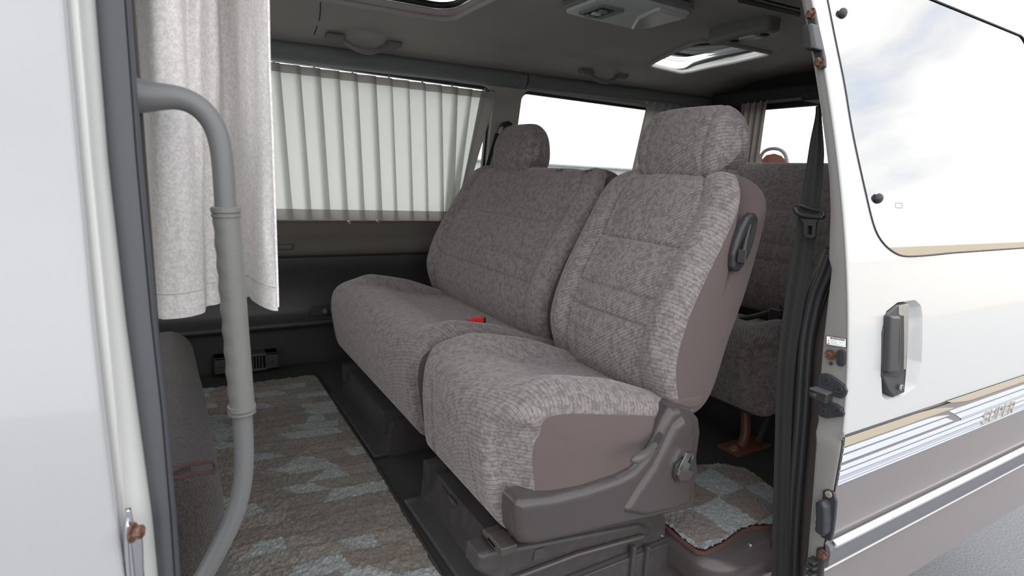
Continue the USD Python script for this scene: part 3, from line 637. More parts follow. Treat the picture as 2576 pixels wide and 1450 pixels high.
def seat_base(parent, y0, y1, scuff):
    # front cover
    fx = .505
    prof = [(fx - .002, F), (fx + .004, F + .012), (fx + .012, F + .09), (fx + .020, F + .102), (fx + .10, F + .112), (fx + .44, F + .075), (fx + .46, F + .05), (fx + .465, F)]
    P = np.array([[(x, y, z) for x, z in prof] for y in np.linspace(y0, y1, 24)])
    base = tri(grid(P, flip=False)); capp = [(x, z) for x, z in prof]
    v, f = tris2(ccw(capp))
    c0 = trimesh.Trimesh(np.c_[v[:, 0], np.full(len(v), y0), v[:, 1]], f); c1 = trimesh.Trimesh(np.c_[v[:, 0], np.full(len(v), y1), v[:, 1]], f[:, ::-1])
    obj('base', merged(base, c0, c1), 'base_plastic', parent, 40)
    obj('foot_cover', merged(rbox([.462, y0 + .0, F + .001], [.515, y1, F + .014], .006)), scuff, parent, label='scuffed plastic foot strip' if scuff == 'scuffed_plastic' else None)
    for k, yy in enumerate(np.linspace(y0 + .12, y1 - .1, 2)):
        obj('cover_hole', on_x(pillow(np.stack([yy + .008 * np.cos(np.linspace(0, 6.28, 16, endpoint=False)), F + .045 + .011 * np.sin(np.linspace(0, 6.28, 16, endpoint=False))], 1), .004, .001), fx + .012), 'matte_black', parent)
    for yy in (y0 + .03, y1 - .06):
        obj('slide_rail', rbox([fx - .002, yy, F + .062], [fx + .50, yy + .035, F + .125], .004), 'matte_black', parent)
    obj('seat_pan', rbox([.56, y0 + .02, F + .118], [.93, y1 - .02, F + .17], .01), 'matte_black', parent)
seat_base(SEAT_N, .845, 1.25, 'scuffed_plastic')
seat_base(SEAT_F, 1.50, 2.04, 'base_plastic')
# release catches and slide bar at the front of the near base
for q, r_ in (((1225, 1340), (1262, 1368)), ((1238, 1358), (1275, 1378))):
    a, b = at_x(q[0], q[1], .50), at_x(r_[0], r_[1], .50)
    obj('catch', rbox([.488, min(a[1], b[1]), min(a[2], b[2])], [.525, max(a[1], b[1]), max(a[2], b[2])], .004), 'trim_plastic', SEAT_N)
obj('slide_bar', tube(spline([at_x(1112, 1226, .50), at_x(1130, 1252, .492), at_x(1148, 1274, .488)], 14), np.r_[np.full(7, .004), np.full(5, .0075), .006, .003], 10), 'black_plastic', SEAT_N)
# side shell of the near base down to the entrance step
e = .838
shell = [(1218, 1450), (1200, 1440), (1205, 1400), (1235, 1388), (1300, 1378), (1612, 1318), (1640, 1330), (1640, 1350), (1450, 1395), (1307, 1450), (1262, 1475)]
sp = np.array([at_y(*q, e)[[0, 2]] for q in shell])
obj('base_shell', on_y(soft(sp, .05, .012, .006), e + .05), 'base_plastic', SEAT_N, 50)
obj('shell_ledge', tube([at_y(1290, 1456, e - .005), at_y(1450, 1396, e - .005), at_y(1616, 1350, e - .005)], .006, 10), 'trim_plastic', SEAT_N)
obj('shell_tab', plate_y([(1345, 1385), (1370, 1377), (1364, 1403), (1340, 1411)], e - .0008, .002, .0008), 'trim_plastic', SEAT_N)
for px in (1590, 1625):
    a = at_y(px, 1370, e); obj('riser_rib', rbox([a[0] - .006, .826, .32], [a[0] + .006, .84, a[2]], .004), 'base_plastic', SEAT_N)
# ------------------------------------------------------------------ floor mats, carpeted hump
def patchwork(x, y, rowh, lmin, lmax, seed, tilt=.5):
    """Colours of a woven patchwork: rows of brown and blue-grey cells with slanted ends."""
    r = np.random.default_rng(seed)
    yy = y + .006 * (meshkit.noise(np.stack([x * 25, y * 25, x * 0], -1), 5) - .5) + x * .10
    row = np.floor(yy / rowh).astype(int); fy = yy / rowh - row
    col = np.zeros(x.shape + (3,))
    browns = [(.180, .154, .124), (.162, .138, .114), (.196, .172, .142), (.164, .130, .104)]; blues = [(.252, .268, .256), (.230, .246, .242), (.258, .268, .252)]
    for k in range(row.min(), row.max() + 1):
        m = row == k; ed = [x.min() - .2 - r.random() * lmax]; 
        while ed[-1] < x.max() + .2: ed.append(ed[-1] + r.uniform(lmin, lmax))
        tl = r.uniform(-tilt, tilt, len(ed)) * rowh * 1.3; xe = np.array(ed)[None, :] + tl[None, :] * (fy[m][:, None] - .5)
        idx = (x[m][:, None] > xe).sum(1); blue = r.random(len(ed) + 2) < .50; blue[1:] &= ~(blue[:-1] & (r.random(len(ed) + 1) < .7))
        pal = np.array([blues[r.integers(3)] if b else browns[r.integers(4)] for b in blue]); col[m] = pal[idx]
    n = meshkit.noise(np.stack([x * 420, y * 420, x * 0], -1), 9)[..., None]
    j = np.minimum(fy, 1 - fy) * rowh; gx_ = np.abs(np.diff(col, axis=0, prepend=col[:1])).sum(-1) > .02
    dk = np.where((j < .0035) | gx_, .74, 1.0)[..., None]
    n2 = meshkit.noise(np.stack([x * 170, y * 170, x * 0], -1), 19)[..., None]; return col * (.66 + .36 * n + .34 * n2) * dk
def checks(x, y, seed):
    """Large woven checks, blue-grey and brown in turn."""
    w = .010 * (meshkit.noise(np.stack([x * 30, y * 30, x * 0], -1), seed) - .5); i = np.floor((x + w - 1.005) / .105).astype(int); j = np.floor((y + w - .772) / .118).astype(int)
    pal = np.array([(.125, .095, .078), (.205, .222, .215), (.142, .115, .096), (.185, .205, .205)]); k = (i + j) % 2 + 2 * ((i * 7 + j * 3) % 3 == 0)
    return pal[k] * (.8 + .4 * meshkit.noise(np.stack([x * 420, y * 420, x * 0], -1), 9)[..., None])
def pile_mat(name, label, poly, holes_z, rowh, lmin, lmax, seed, step=.0032, edge_label=None, em='mat_edge_dark', tilt=.5):
    P = sg.Polygon(poly); x0, y0, x1, y1 = P.bounds
    xs, ys = np.meshgrid(np.arange(x0, x1 + step, step), np.arange(y0, y1 + step, step), indexing='ij')
    h = .008 + .003 * RNG.random(xs.shape) + .0045 * meshkit.noise(np.stack([xs * 150, ys * 150, xs * 0], -1), 3) + .002 * meshkit.noise(np.stack([xs * 30, ys * 30, xs * 0], -1), 2)
    v, f = grid(np.stack([xs, ys, holes_z + h], -1))
    import shapely
    ins = shapely.contains_xy(P.buffer(-.003), xs.ravel(), ys.ravel()); keep = ins[f].all(1); f = f[keep]
    used_v = np.unique(f); rm = -np.ones(len(v), int); rm[used_v] = np.arange(len(used_v))
    c = (patchwork(xs, ys, rowh, lmin, lmax, seed, tilt) if seed < 20 else checks(xs, ys, seed)).reshape(-1, 3)
    t = thing(name, label, 'floor mat', (P.centroid.x, P.centroid.y, holes_z))
    obj('pile', (v[used_v], rm[f]), 'mat_pile', t, True, col=c[used_v])
    m = m3.CrossSection([ccw(np.array(P.exterior.coords)[:-1])]).extrude(.006).translate([0, 0, holes_z + .001]).to_mesh()
    obj('backing', trimesh.Trimesh(m.vert_properties[:, :3], m.tri_verts), em, t)
    b = resample(np.array(P.exterior.coords)[:-1], .012); b = np.vstack([b, b[:2]])
    obj('binding', tube(np.c_[b, np.full(len(b), holes_z + .006)], .0055, 8, caps=False), em, t, True, label=edge_label)
pile_mat('footwell_mat', 'large patchwork carpet mat in the footwell before the seats', rounded([(.03, .86), (.434, .86), (.452, 1.4), (.458, 2.25), (.03, 2.25)], .03), F + .001, .054, .05, .16, 6, tilt=1.1)
rm_pts = [(1640, 1292), (1700, 1345), (1752, 1385), (1775, 1389), (1822, 1366), (1868, 1334), (1890, 1326), (1950, 1322), (1975, 1250), (1935, 1222), (1905, 1196), (1870, 1176), (1810, 1166), (1740, 1170), (1650, 1200)]
pile_mat('rear_mat', 'small patchwork carpet mat with dark red binding behind the near seat', rounded([at_z(*q, F + .012)[:2] for q in rm_pts], .008), F + .001,   .095, .09, .14, 21, .0026, 'dark red bound edge', 'mat_edge')

hp = rbox([-.62, .985, F], [.052, 2.07, .893], .075, 4)
hump = hp.copy()
for _ in range(5): hump = hump.subdivide() if len(hump.faces) < 60000 and hump.edges_unique_length.max() > .02 else hump
hump = hump.subdivide_to_size(.02)  if hasattr(hump, 'subdivide_to_size') else hump
hv = hump.vertices; hv[:, 2] += .012 * (meshkit.fbm(hv * 5, 3, 4) - .5); hv[:, 0] += .010 * (meshkit.fbm(hv * 5, 3, 8) - .5) + -.018 * sstep(hv[:, 1], 1.1, 2.1) * sstep(hv[:, 0], -.25, .03)
hump.vertices = hv
def hit(mesh, x, y):
    o, d = EYE, ray(x, y); T = mesh.triangles; e1, e2 = T[:, 1] - T[:, 0], T[:, 2] - T[:, 0]; h = np.cross(d, e2); a = np.einsum('ij,ij->i', e1, h); ok = np.abs(a) > 1e-12
    a = np.where(ok, a, 1); s = o - T[:, 0]; u = np.einsum('ij,ij->i', s, h) / a; q = np.cross(s, e1); v = (q @ d) / a; t = np.einsum('ij,ij->i', e2, q) / a
    ok &= (u >= 0) & (v >= 0) & (u + v <= 1) & (t > 0); return o + d * t[ok].min() if ok.any() else at_y(x, y, 1.05)
eh = thing('engine_hump', 'grey-brown carpeted engine hump with a red-edged slot', 'engine cover', (-.25, 1.5, F))
obj('carpet', hump, 'hump_carpet', eh, True)
sl = [hit(hump, *q) for q in ((430, 1197), (445, 1184), (475, 1172), (510, 1166), (533, 1166), (539, 1176), (532, 1190), (505, 1191), (470, 1196), (440, 1206))]
slc = spline(sl, 50, True); slc = np.vstack([slc, slc[:2]])
obj('slot_edge', tube(slc, .0036, 10, caps=False), 'slot_edge', eh, True, label='reddish frayed slot edge')
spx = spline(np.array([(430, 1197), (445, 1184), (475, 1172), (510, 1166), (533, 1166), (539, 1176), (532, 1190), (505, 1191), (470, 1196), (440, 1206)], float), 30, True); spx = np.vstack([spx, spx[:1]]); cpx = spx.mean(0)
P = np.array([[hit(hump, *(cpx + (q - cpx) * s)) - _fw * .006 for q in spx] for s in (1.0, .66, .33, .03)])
obj('slot', tri(grid(P)), 'matte_black', eh, True)  # no hole cut: black patch on the carpet paints the dark inside

# ------------------------------------------------------------------ front edge of the opening: door pillar, seal, striker
def at_body(x, y, off=0.0):
    Y = .7
    for _ in range(12): Y = float(yb(np.clip(at_y(x, y, Y)[2], .2, 2.0))) + off
    return at_y(x, y, Y)
ys = np.linspace(-160, 1640, 70); K = np.array([-160, 0, 400, 800, 1050, 1300, 1450, 1640])
ic = lambda vals: np.interp(ys, K, vals)
L = ic([160, 168, 203, 240, 268, 298, 318, 343]); B = ic([196, 204, 237, 276, 301, 316, 327, 350]); SL = ic([230, 243, 275, 319, 352, 386, 400, 420]); SR = ic([318, 328, 357, 394, 422, 443, 453, 468])
cols = [(-900, 0), (-600, 0), (-300, 0), (-120, 0), (0, 0)]
def strip_cols(defs):
    return tri(grid(np.array([[at_body(px[i], ys[i], d) for px, d in defs] for i in range(len(ys))]), flip=False))
zer = np.zeros_like(ys)
defs = [(zer - 1400, .02), (zer - 700, .004), (zer - 350, .001), (zer - 150, 0), (zer - 40, 0), (L - 60, 0), (L - 25, .0), (L - 14, .0008), (L - 7, .003), (L - 2, .008), (L, .014), (L + 1, .0142), (L + 9, .012), (L + 12, .0105), ((L + B) / 2 + 7, .0085), (B - 7, .0095), (B - 2, .014), (B + 4, .022), ((B + SL) / 2, .030), (SL - 6, .036), (SL + 4, .044), (SL + 8, .075)]
bp = thing('door_pillar', 'white front door edge and pillar left of the opening', 'car body', (-.3, .72, F))
obj('outer_panel', strip_cols(defs[:12]), 'silver_paint', bp, 40)
obj('pillar_edge', strip_cols(defs[11:]), 'white_paint_soft', bp, 40)
sd = [(SL - 2, .045), (SL, .034), (SL + 8, .029), ((SL + SR) / 2 - 8, .0265), (SR - 22, .028), (SR - 16, .029), (SR - 14, .0325), (SR - 12, .029), (SR - 8, .0275), (SR - 3, .029), (SR, .035), (SR + 1, .06)]
ws = thing('door_seal', 'dark grey rubber seal running down beside the white pillar', 'door seal', (-.03, .74, F))
obj('face', strip_cols(sd[:6]), 'rubber', ws, 50)
obj('lip', strip_cols(sd[5:]), 'rubber', ws, 50)
struct('trim_9', strip_cols([(SL + 2, .07), (SR, .058), (SR + 2, .11), (SR - 40, .13)]), 'matte_black', label='black inner edge of the front pillar')
sk = thing('striker', 'chromed door striker with a rusty bolt at the bottom left', 'door striker', at_body(335, 1350, .012))
q = [at_body(x, y, .012) for x, y in ((316, 1274), (330, 1272), (336, 1308), (345, 1318), (356, 1324), (360, 1365), (362, 1440), (368, 1480), (366, 1520), (326, 1520), (318, 1440), (311, 1400), (310, 1335))]
Yk = np.mean([a[1] for a in q]); obj('plate', on_y(pillow(np.array([a[[0, 2]] for a in q]), .006, .002), Yk), 'striker_steel', sk)
q = [at_body(x, y, .008) for x, y in ((315, 1330), (322, 1300), (330, 1330), (336, 1390), (345, 1480), (340, 1520), (326, 1520), (316, 1420))]
obj('flange', on_y(pillow(np.array([a[[0, 2]] for a in q]), .006, .0025), Yk - .006), 'chrome', sk)
o = at_body(331, 1341, .002); obj('bolt', screw(o, np.array([.93, -.36, .05]) / np.linalg.norm([.93, -.36, .05]), .0072, .007, True), 'rusty_steel', sk)

# ------------------------------------------------------------------ grab bar
GY = .845
gp = [(318, 236, .024), (350, 241, .0205), (400, 243, .0165), (450, 247, .0145), (498, 268, .0138), (536, 312, .0135), (555, 370, .0135), (563, 440, .0135), (568, 520, .0135), (590, 780, .0135), (609, 1040, .0135), (614, 1140, .0132), (609, 1220, .0132), (588, 1300, .0132), (556, 1370, .0132), (518, 1440, .0132), (470, 1510, .0135), (420, 1560, .014)]
struct('trim_12', rbox([-.34, .855, .50], [-.0245, .90, 1.92], .006), 'quarter_trim', label='dark inner trim of the front pillar')
gb = thing('grab_bar', 'grey curved grab bar with a ribbed grip beside the entrance', 'grab handle', at_y(590, 780, GY))
c = spline(np.array([np.r_[at_y(x, y, GY), r] for x, y, r in gp]), 140)
obj('bar', tube(c[:, :3], c[:, 3], 22), 'bar_grey', gb, True)
a, b = at_y(568, 527, GY), at_y(609, 1034, GY); ts = np.linspace(0, 1, 120); gm = tube(a + (b - a) * ts[:, None], .0170, 28)
v = gm.vertices; s = np.dot(v - a, b - a) / np.dot(b - a, b - a); rad = v - (a + s[:, None] * (b - a)); left = np.clip(-(rad[:, 0] / .017) - .2, 0, 1)
v = v - rad * (left * .10 * (0.5 + .5 * np.cos(2 * np.pi * s * 9.5)) * (s > .03) * (s < .97))[:, None]; gm.vertices = v
obj('grip', gm, 'grip_grey', gb, True, label='leather-grained grip with finger grooves')
for s in (.008, .986):
    p = a + (b - a) * s; d = (b - a) / np.linalg.norm(b - a)
    obj('collar', merged(tube([p - d * .006, p - d * .005, p + d * .001, p + d * .002], [.0165, .0185, .0185, .017], 28), tube([p + d * .003, p + d * .004, p + d * .007, p + d * .008], [.0165, .0182, .0182, .0168], 28)), 'grip_grey', gb, 40)

# ------------------------------------------------------------------ curtains
top = [(335, .99), (352, .985), (378, .94), (415, .93), (455, .938), (468, .955), (500, .95), (520, .965), (546, .97), (556, 1.0), (574, 1.003), (598, .985), (618, .96), (638, .94), (656, .92), (668, .912)]
bot = [(368, .985), (380, .985), (396, .935), (430, .925), (470, .925), (508, .935), (518, .945), (523, .957), (552, .962), (572, .995), (598, 1.005), (618, .985), (630, .95), (646, .92), (668, .90), (686, .893)]
T = spline(np.array([at_y(x, 0, Y) for x, Y in top]), 260); Bm = spline(np.array([at_y(x, 745, Y) for x, Y in bot]), 260)
zt, zbm = T[:, 2].mean(), Bm[:, 2].mean()
zl = np.interp(np.linspace(0, 1, 260), [0, .52, .56, .74, .78, 1], [1.197, 1.203, 1.205, 1.205, 1.212, 1.213])
rows = []
for w in np.linspace(-.22, 1, 90):
    z = zt + (zl - zt) * w; k = np.clip((z - zt) / (zbm - zt), -.4, 1.2)[:, None]
    xy = T[:, :2] + (Bm[:, :2] - T[:, :2]) * k + .004 * (meshkit.noise(np.stack([np.arange(260) / 14, z * 9, z * 0], -1), 3)[:, None] - .5)
    rows.append(np.c_[xy, z])
R = np.array(rows); R[:, :, 1] = .948 + (R[:, :, 1] - .948) * 1.75
fc = thing('damask_curtain', 'pale damask curtain hanging in folds behind the grab bar', 'curtain', (.05, .95, 1.2))
obj('cloth', tri(grid(R[:84])), 'front_cloth', fc, True)
obj('hem', tri(grid(R[83:])), 'front_hem', fc, True)
st = R[83] + [0, -.0012, 0]; obj('stitching', tube(st[::3], .0009, 6), 'front_hem', fc, True)
obj('selvedge', tube(R[::2, -1], .0018, 6), 'front_hem', fc, True)
obj('rod', tube([[-.25, .95, R[0, 0, 2] + .008], [.35, .95, R[0, 0, 2] + .008]], .005, 10), 'white_paint', fc, True)

def pleated(name, label, A, Bq, npl, amp, off, matn, hem, right_band=True, flat_from=1.1, lap=.37, fan=None):
    """Curtain between its top edge A (two 3D ends) and bottom edge Bq, folded in npl sharp pleats."""
    A0, A1, B0, B1 = map(np.asarray, (*A, *Bq)); n = npl * 8 + 1; u = np.linspace(0, 1, n); ph = u * npl
    z = np.abs((ph % 1) * 2 - 1); z = np.clip((z - .5) * 1.9, -.5, .5); jit = 1 + .5 * (meshkit.noise(np.stack([ph * .9, ph * 0, ph * 0], -1), 11) - .5)
    z = z * jit * np.where(u > flat_from, .45, 1.0); sh = lap * (A1 - A0)[None, :] / npl * z[:, None]
    ub = u if fan is None else np.where(u < fan[0], u / fan[0] * fan[1], fan[1] + (1 - fan[1]) * ((u - fan[0]) / (1 - fan[0])))
    t = thing(name, label, 'curtain', (A0 + A1) / 2)
    def surf(ws, o=0):
        return np.array([A0 + (A1 - A0) * u[:, None] + ((B0 + (B1 - B0) * ub[:, None]) - (A0 + (A1 - A0) * u[:, None])) * w + off * (o + amp * z * (1 + .25 * math.sin(w * 3 + 1)))[:, None] + sh * (.8 + .2 * w) for w in ws])
    hgt = np.linalg.norm(B0 - A0); ht, hb = .030 / hgt, 1 - .044 / hgt
    S = surf(np.linspace(ht, hb, 24)); obj('cloth', tri(grid(S)), matn, t, 50)
    if hem:
        obj('top_hem', tri(grid(surf(np.linspace(0, ht, 4)))), 'pleat_hem', t, 50); obj('bottom_hem', tri(grid(surf(np.linspace(hb, 1, 5)))), 'pleat_hem', t, 50)
        if right_band:
            k = -10; obj('side_hem', tri(grid(surf(np.linspace(0, 1, 28), -.003 / max(amp, 1e-6) * 0 + .003)[:, k:])), 'pleat_hem', t, 50)
    S0 = surf([0])[0]; obj('rod', tube(S0[[0, n // 2, -1]] * 0 + np.array([A0, (A0 + A1) / 2, A1]) + [0, 0, .006], .0028, 8), 'steel', t, True)
    for k in range(0, npl, 2 if npl > 12 else 1):
        p = S0[min(k * 8 + 3, n - 1)]; obj('hook', rbox(p + [-.003, -.004, -.004], p + [.003, .004, .011], .0015, 2), 'lamp_plastic', t)
    return t, surf
a1, b1 = at_y(1246, 233, 2.262), at_y(1148, 556, 2.372); a0, b0 = at_y(668, 154, 2.262), at_y(690, 553, 2.372)
a00 = a0 + (a0 - a1) * .28; b00 = b0 + (b0 - b1) * .32
pc, sf = pleated('pleated_curtain', 'cream pleated curtain drawn across the far side window', (a00, a1), (b00, b1), 17, .014, np.array([0, -1.0, .0]), 'pleat_cloth', True, flat_from=.93, lap=.62, fan=(.80, .955))
for q in ((878, 559), (950, 557), (1104, 555), (1128, 554)):
    p = at_y(*q, 2.36); ang = np.linspace(0, 2 * np.pi, 17)
    obj('ring', tube(np.stack([p[0] + .0055 * np.cos(ang), np.full(17, p[1]), p[2] + .0055 * np.sin(ang)], 1), .0016, 6), 'chrome', pc, True)
pleated('gathered_side_curtain', 'dark gathered curtain at the rear end of the bare side window', (at_y(1626, 258, 2.27), at_y(1790, 276, 2.27)), (at_y(1578, 470, 2.37), at_y(1735, 470, 2.37)), 9, .018, np.array([0, -1.0, 0]), 'rear_cloth', True, flat_from=2)
rc_, _ = pleated('gathered_rear_curtain', 'grey gathered curtain beside the rear window', (at_x(1868, 262, 2.52), at_x(1934, 240, 2.52)), (at_x(1850, 430, 2.52), at_x(1906, 430, 2.52)), 4, .02, np.array([-1.0, 0, 0]), 'rear_cloth', True, right_band=False, flat_from=2)

# ------------------------------------------------------------------ belts
sb = thing('seat_belt', 'black seat belt with its tongue hanging by the sliding door', 'seat belt', at_x(2030, 560, 1.185))
lft = np.array([(2052, 268), (2051, 290), (2040, 345), (2031, 400), (2010, 531), (1998, 607), (1976, 745), (1957, 900), (1949, 1100), (1941, 1400), (1939, 1520)]); rgt = np.array([(2066, 262), (2067, 290), (2071, 345), (2073, 400), (2061, 531), (2051, 607), (2028, 745), (2003, 900), (1991, 1100), (1984, 1400), (1982, 1520)])
P = np.array([[at_x(*(a + (b - a) * s), 1.172 + .012 * (s - .5) + .003 * math.sin(s * 9)) for s in np.linspace(0, 1, 9)] for a, b in zip(spline(lft, 60), spline(rgt, 60))])
bw_ = trimesh.Trimesh(*grid(P)); obj('webbing', bw_, 'belt', sb, True)
ob = [at_x(x, y, 1.178) for x, y in ((1998, 524), (2006, 520), (2016, 528), (2030, 536), (2050, 539), (2066, 538), (2070, 531), (2077, 546), (2066, 552), (2040, 549), (2015, 545), (2004, 538))]
bt = [at_x(x, y, 1.160) for x, y in ((1999, 521), (2006, 535), (2018, 541), (2045, 545), (2072, 546))]
obj('tongue_bar', tube(spline(bt, 24), .0055, 12), 'black_plastic', sb, True)
obj('tongue_loop', tube(spline([at_x(1999, 521, 1.160), at_x(2006, 516, 1.160), at_x(2022, 519, 1.164), at_x(2050, 528, 1.164), at_x(2070, 533, 1.162), at_x(2073, 545, 1.160)], 12), .004, 10), 'black_plastic', sb, True)
tg = np.array([at_x(x, y, 1.158)[[1, 2]] for x, y in ((2016, 550), (2060, 553), (2055, 562), (2053, 596), (2045, 600), (2030, 597), (2025, 590), (2025, 564))]); hl = np.array([at_x(x, y, 1.158)[[1, 2]] for x, y in ((2034, 568), (2046, 569), (2045, 592), (2034, 590))])
mm = m3.CrossSection([ccw(tg), ccw(hl)[::-1]], m3.FillRule.EvenOdd).extrude(.006).to_mesh(); obj('tongue', on_x(trimesh.Trimesh(mm.vert_properties[:, :3], mm.tri_verts), 1.160), 'black_plastic', sb)
an = thing('belt_anchor', 'black shoulder belt guide on the far pillar above the headrest', 'seat belt', at_y(1266, 322, 2.30))
obj('guide', plate_y([(1250, 338), (1253, 320), (1262, 308), (1274, 305), (1283, 312), (1284, 330), (1270, 342)], 2.315, .03, .008, .004), 'black_plastic', an)
obj('guide_slot', plate_y([(1254, 336), (1262, 318), (1266, 320), (1259, 338)], 2.283, .003, .001), 'lamp_grey', an)
a, b = at_y(1250, 335, 2.315), at_y(1222, 430, 2.33); obj('webbing', tri(grid(np.array([[a + (b - a) * s + [dx, 0, 0] for dx in (-.008, .012)] for s in np.linspace(0, 1, 8)]))), 'belt', an)

# ------------------------------------------------------------------ near rear corner: trim and weatherstrip beside the door
edge = spline([(2076, 625), (2064, 655), (2040, 705), (2018, 770), (2003, 830), (1996, 870), (1985, 1000), (1966, 1150), (1955, 1250), (1950, 1330), (1948, 1460)], 60)
inner = np.array([at_x(*q, 1.20) for q in edge])
P = []
for p in inner:
    zz = p[2]; P.append([np.array([1.20, p[1] - .045, zz]), np.array([1.196, p[1] - .012, zz]), np.array([1.199, p[1] - .002, zz]), np.array([1.207, p[1] + .004, zz]), np.array([1.30, p[1] + .03, zz]), np.array([1.9, p[1] + .08, zz]), np.array([2.6, p[1] + .08, zz])])
struct('trim_10', tri(grid(np.array(P), flip=True)), 'quarter_trim', smooth=50, label='dark brown trim panel at the rear of the opening')
sp_ = np.array([at_x(x, y, 1.19) for x, y in spline([(2083, 640), (2066, 690), (2047, 735), (2033, 790), (2022, 850), (2016, 920), (2008, 1050), (1992, 1250), (1984, 1400), (1982, 1470)], 140)])
rs = thing('rear_door_seal', 'ribbed black rubber seal curving down at the rear of the opening', 'door seal', sp_[70])
obj('bulb', tube(sp_, .0085 + .0003 * np.sin(np.arange(140) * 2.6), 12), 'black_rubber', rs, True)
obj('lip', tube(sp_ + [.004, -.014, 0], .008, 10), 'black_rubber', rs, True)
P = [[np.array([1.212, a[1] - .008, a[2]]), np.array([1.212, max(a[1] - .05, float(yd(a[2])) + .085), a[2]]), np.array([1.26, float(yd(a[2])) + .082, a[2]])] for a in sp_]
struct('trim_11', tri(grid(np.array(P))), 'dark_paint', smooth=50, label='dark painted body jamb in the gap beside the door')

# ------------------------------------------------------------------ things on the headliner
def plate_z(pts, z, h, r=.003, rr=0, flat=None):
    p = np.array([at_z(*q, z)[:2] for q in pts]); p = rounded(p, rr) if rr else p
    return frame(pillow(resample(p, .01) if rr else p, h, r), (0, 0, z), EX, EY, -EZ)
def grip(label, c1, c2, arc, Y):
    a1, a2 = [np.mean([at_y(*q, Y) for q in c], 0) for c in (c1, c2)]
    g = thing('assist_grip', label, 'grab handle', (a1 + a2) / 2, 'assist grips on the far roof edge')
    for c in (c1, c2): obj('mount', on_y(soft(rounded(np.array([at_y(*q, Y + .012)[[0, 2]] for q in c]), .003), .03, .007, .003), Y + .012), 'grip_dark', g, 50)
    pts = [at_y(x, y, Y - d) for x, y, d in arc]; obj('handle', tube(spline(pts, 40), np.r_[.008, np.linspace(.008, .0105, 19), np.linspace(.0105, .008, 19), .008], 14), 'grip_dark', g, True)
grip('larger grey assist grip on the far roof edge above the pleated curtain', [(818, 84), (865, 91), (868, 108), (850, 110), (826, 101), (816, 93)], [(970, 103), (1008, 110), (1006, 121), (995, 126), (972, 124), (966, 114)], [(858, 98, 0), (872, 108, .02), (900, 124, .04), (930, 130, .045), (955, 124, .035), (972, 114, .015), (980, 112, 0)], 2.17)
grip('smaller grey assist grip on the far roof edge beside the rear roof window', [(1451, 173), (1480, 176), (1490, 186), (1470, 190), (1455, 186)], [(1546, 184), (1574, 190), (1568, 200), (1545, 198)], [(1478, 180, 0), (1490, 192, .02), (1510, 203, .035), (1530, 206, .035), (1545, 199, .02), (1552, 192, 0)], 2.17)

CZ = 1.922
lp = thing('ceiling_lamp', 'pale grey ceiling lamp panel with switches at the top', 'ceiling light', at_z(1580, 30, CZ))
q0, q1, q2 = at_z(1415, 29, CZ - .01)[:2], at_z(1600, 73, CZ - .01)[:2], at_z(1738, 36, CZ - .01)[:2]
X0, Yf, X1 = q0[0], (q0[1] + q1[1]) / 2, q1[0] + .005; Yn = q2[1] - .01; X1 = max(X1, q2[0] - .005)
rect = lambda x0, y0, x1, y1, r=.02: rounded([(x0, y0), (x1, y0), (x1, y1), (x0, y1)], r)
def plate_c(poly, z, h, r): return frame(pillow(resample(poly, .012), h, r, 6), (0, 0, z), EX, EY, -EZ)
obj('surround', plate_c(rect(X0 - .012, Yn - .012, X1 + .012, Yf + .012, .04), CZ + .012, .018, .006), 'lamp_grey', lp)
Lm = X0 + (X1 - X0) * .56
obj('panel', plate_c(rect(X0, Yn, X1, Yf, .03), CZ - .002, .012, .006), 'lamp_plastic', lp)
obj('lens', plate_c(rounded([(Lm, Yn + .008), (X1 - .012, Yn + .008), (X1 - .012, Yf - .05), (X1 - .05, Yf - .012), (Lm + .09, Yf - .012), (Lm + .02, Yf - .12)], .012), CZ - .012, .012, .008), 'lamp_lens', lp)
sx0, sx1 = X0 + .03, X0 + (X1 - X0) * .40; sy0, sy1 = Yf - .15, Yf - .035
obj('switch_frame', plate_c(rect(sx0, sy0, sx1, sy1, .012), CZ - .012, .008, .003), 'lamp_grey', lp)
obj('switch_recess', plate_c(rect(sx0 + .012, sy0 + .012, sx1 - .03, sy1 - .012, .006), CZ - .019, .002, .0008), 'matte_black', lp)
for k in range(3):
    yk = sy0 + .022 + k * .030; obj('switch_button', plate_c(rect(sx0 + .018, yk, sx0 + .045, yk + .02, .004), CZ - .020, .006, .002), 'lamp_grey' if k != 1 else 'lamp_plastic', lp)
co = thing('rear_console', 'long grey console beside the small rear roof window', 'ceiling console', at_z(1870, 88, CZ))
e0, e1 = at_z(1790, 107, CZ - .01)[:2], at_z(1950, 73, CZ - .01)[:2]; xc = (e0[0] + e1[0]) / 2
cp_ = rounded([(xc - .035, e1[1]), (xc + .035, e1[1]), (xc + .045, (e0[1] + e1[1]) / 2), (xc + .03, e0[1]), (xc - .03, e0[1]), (xc - .045, (e0[1] + e1[1]) / 2)], .02)
obj('body', plate_c(cp_, CZ + .03, .05, .014), 'lamp_grey', co)
yy0, yy1 = min(e0[1], e1[1]), max(e0[1], e1[1]); 
obj('lens', plate_c(rect(xc - .022, yy0 + .055, xc + .022, yy0 + .12, .008), CZ - .019, .006, .003), 'lamp_lens', co)
obj('switch', plate_c(rect(xc - .012, yy0 + .025, xc + .012, yy0 + .045, .004), CZ - .019, .005, .002), 'matte_black', co)
obj('knob', plate_c(rect(xc - .012, yy0 + .14, xc + .012, yy0 + .16, .004), CZ - .019, .005, .002), 'matte_black', co)
tk = thing('roof_strip', 'dark strip with a thin bright edge on the near roof above the door', 'roof strip', at_z(1950, 12, 1.90))
obj('strip', plate_z([(1860, -18), (2012, 20), (2014, 32), (1856, -6)], 1.915, .012, .003), 'matte_black', tk)
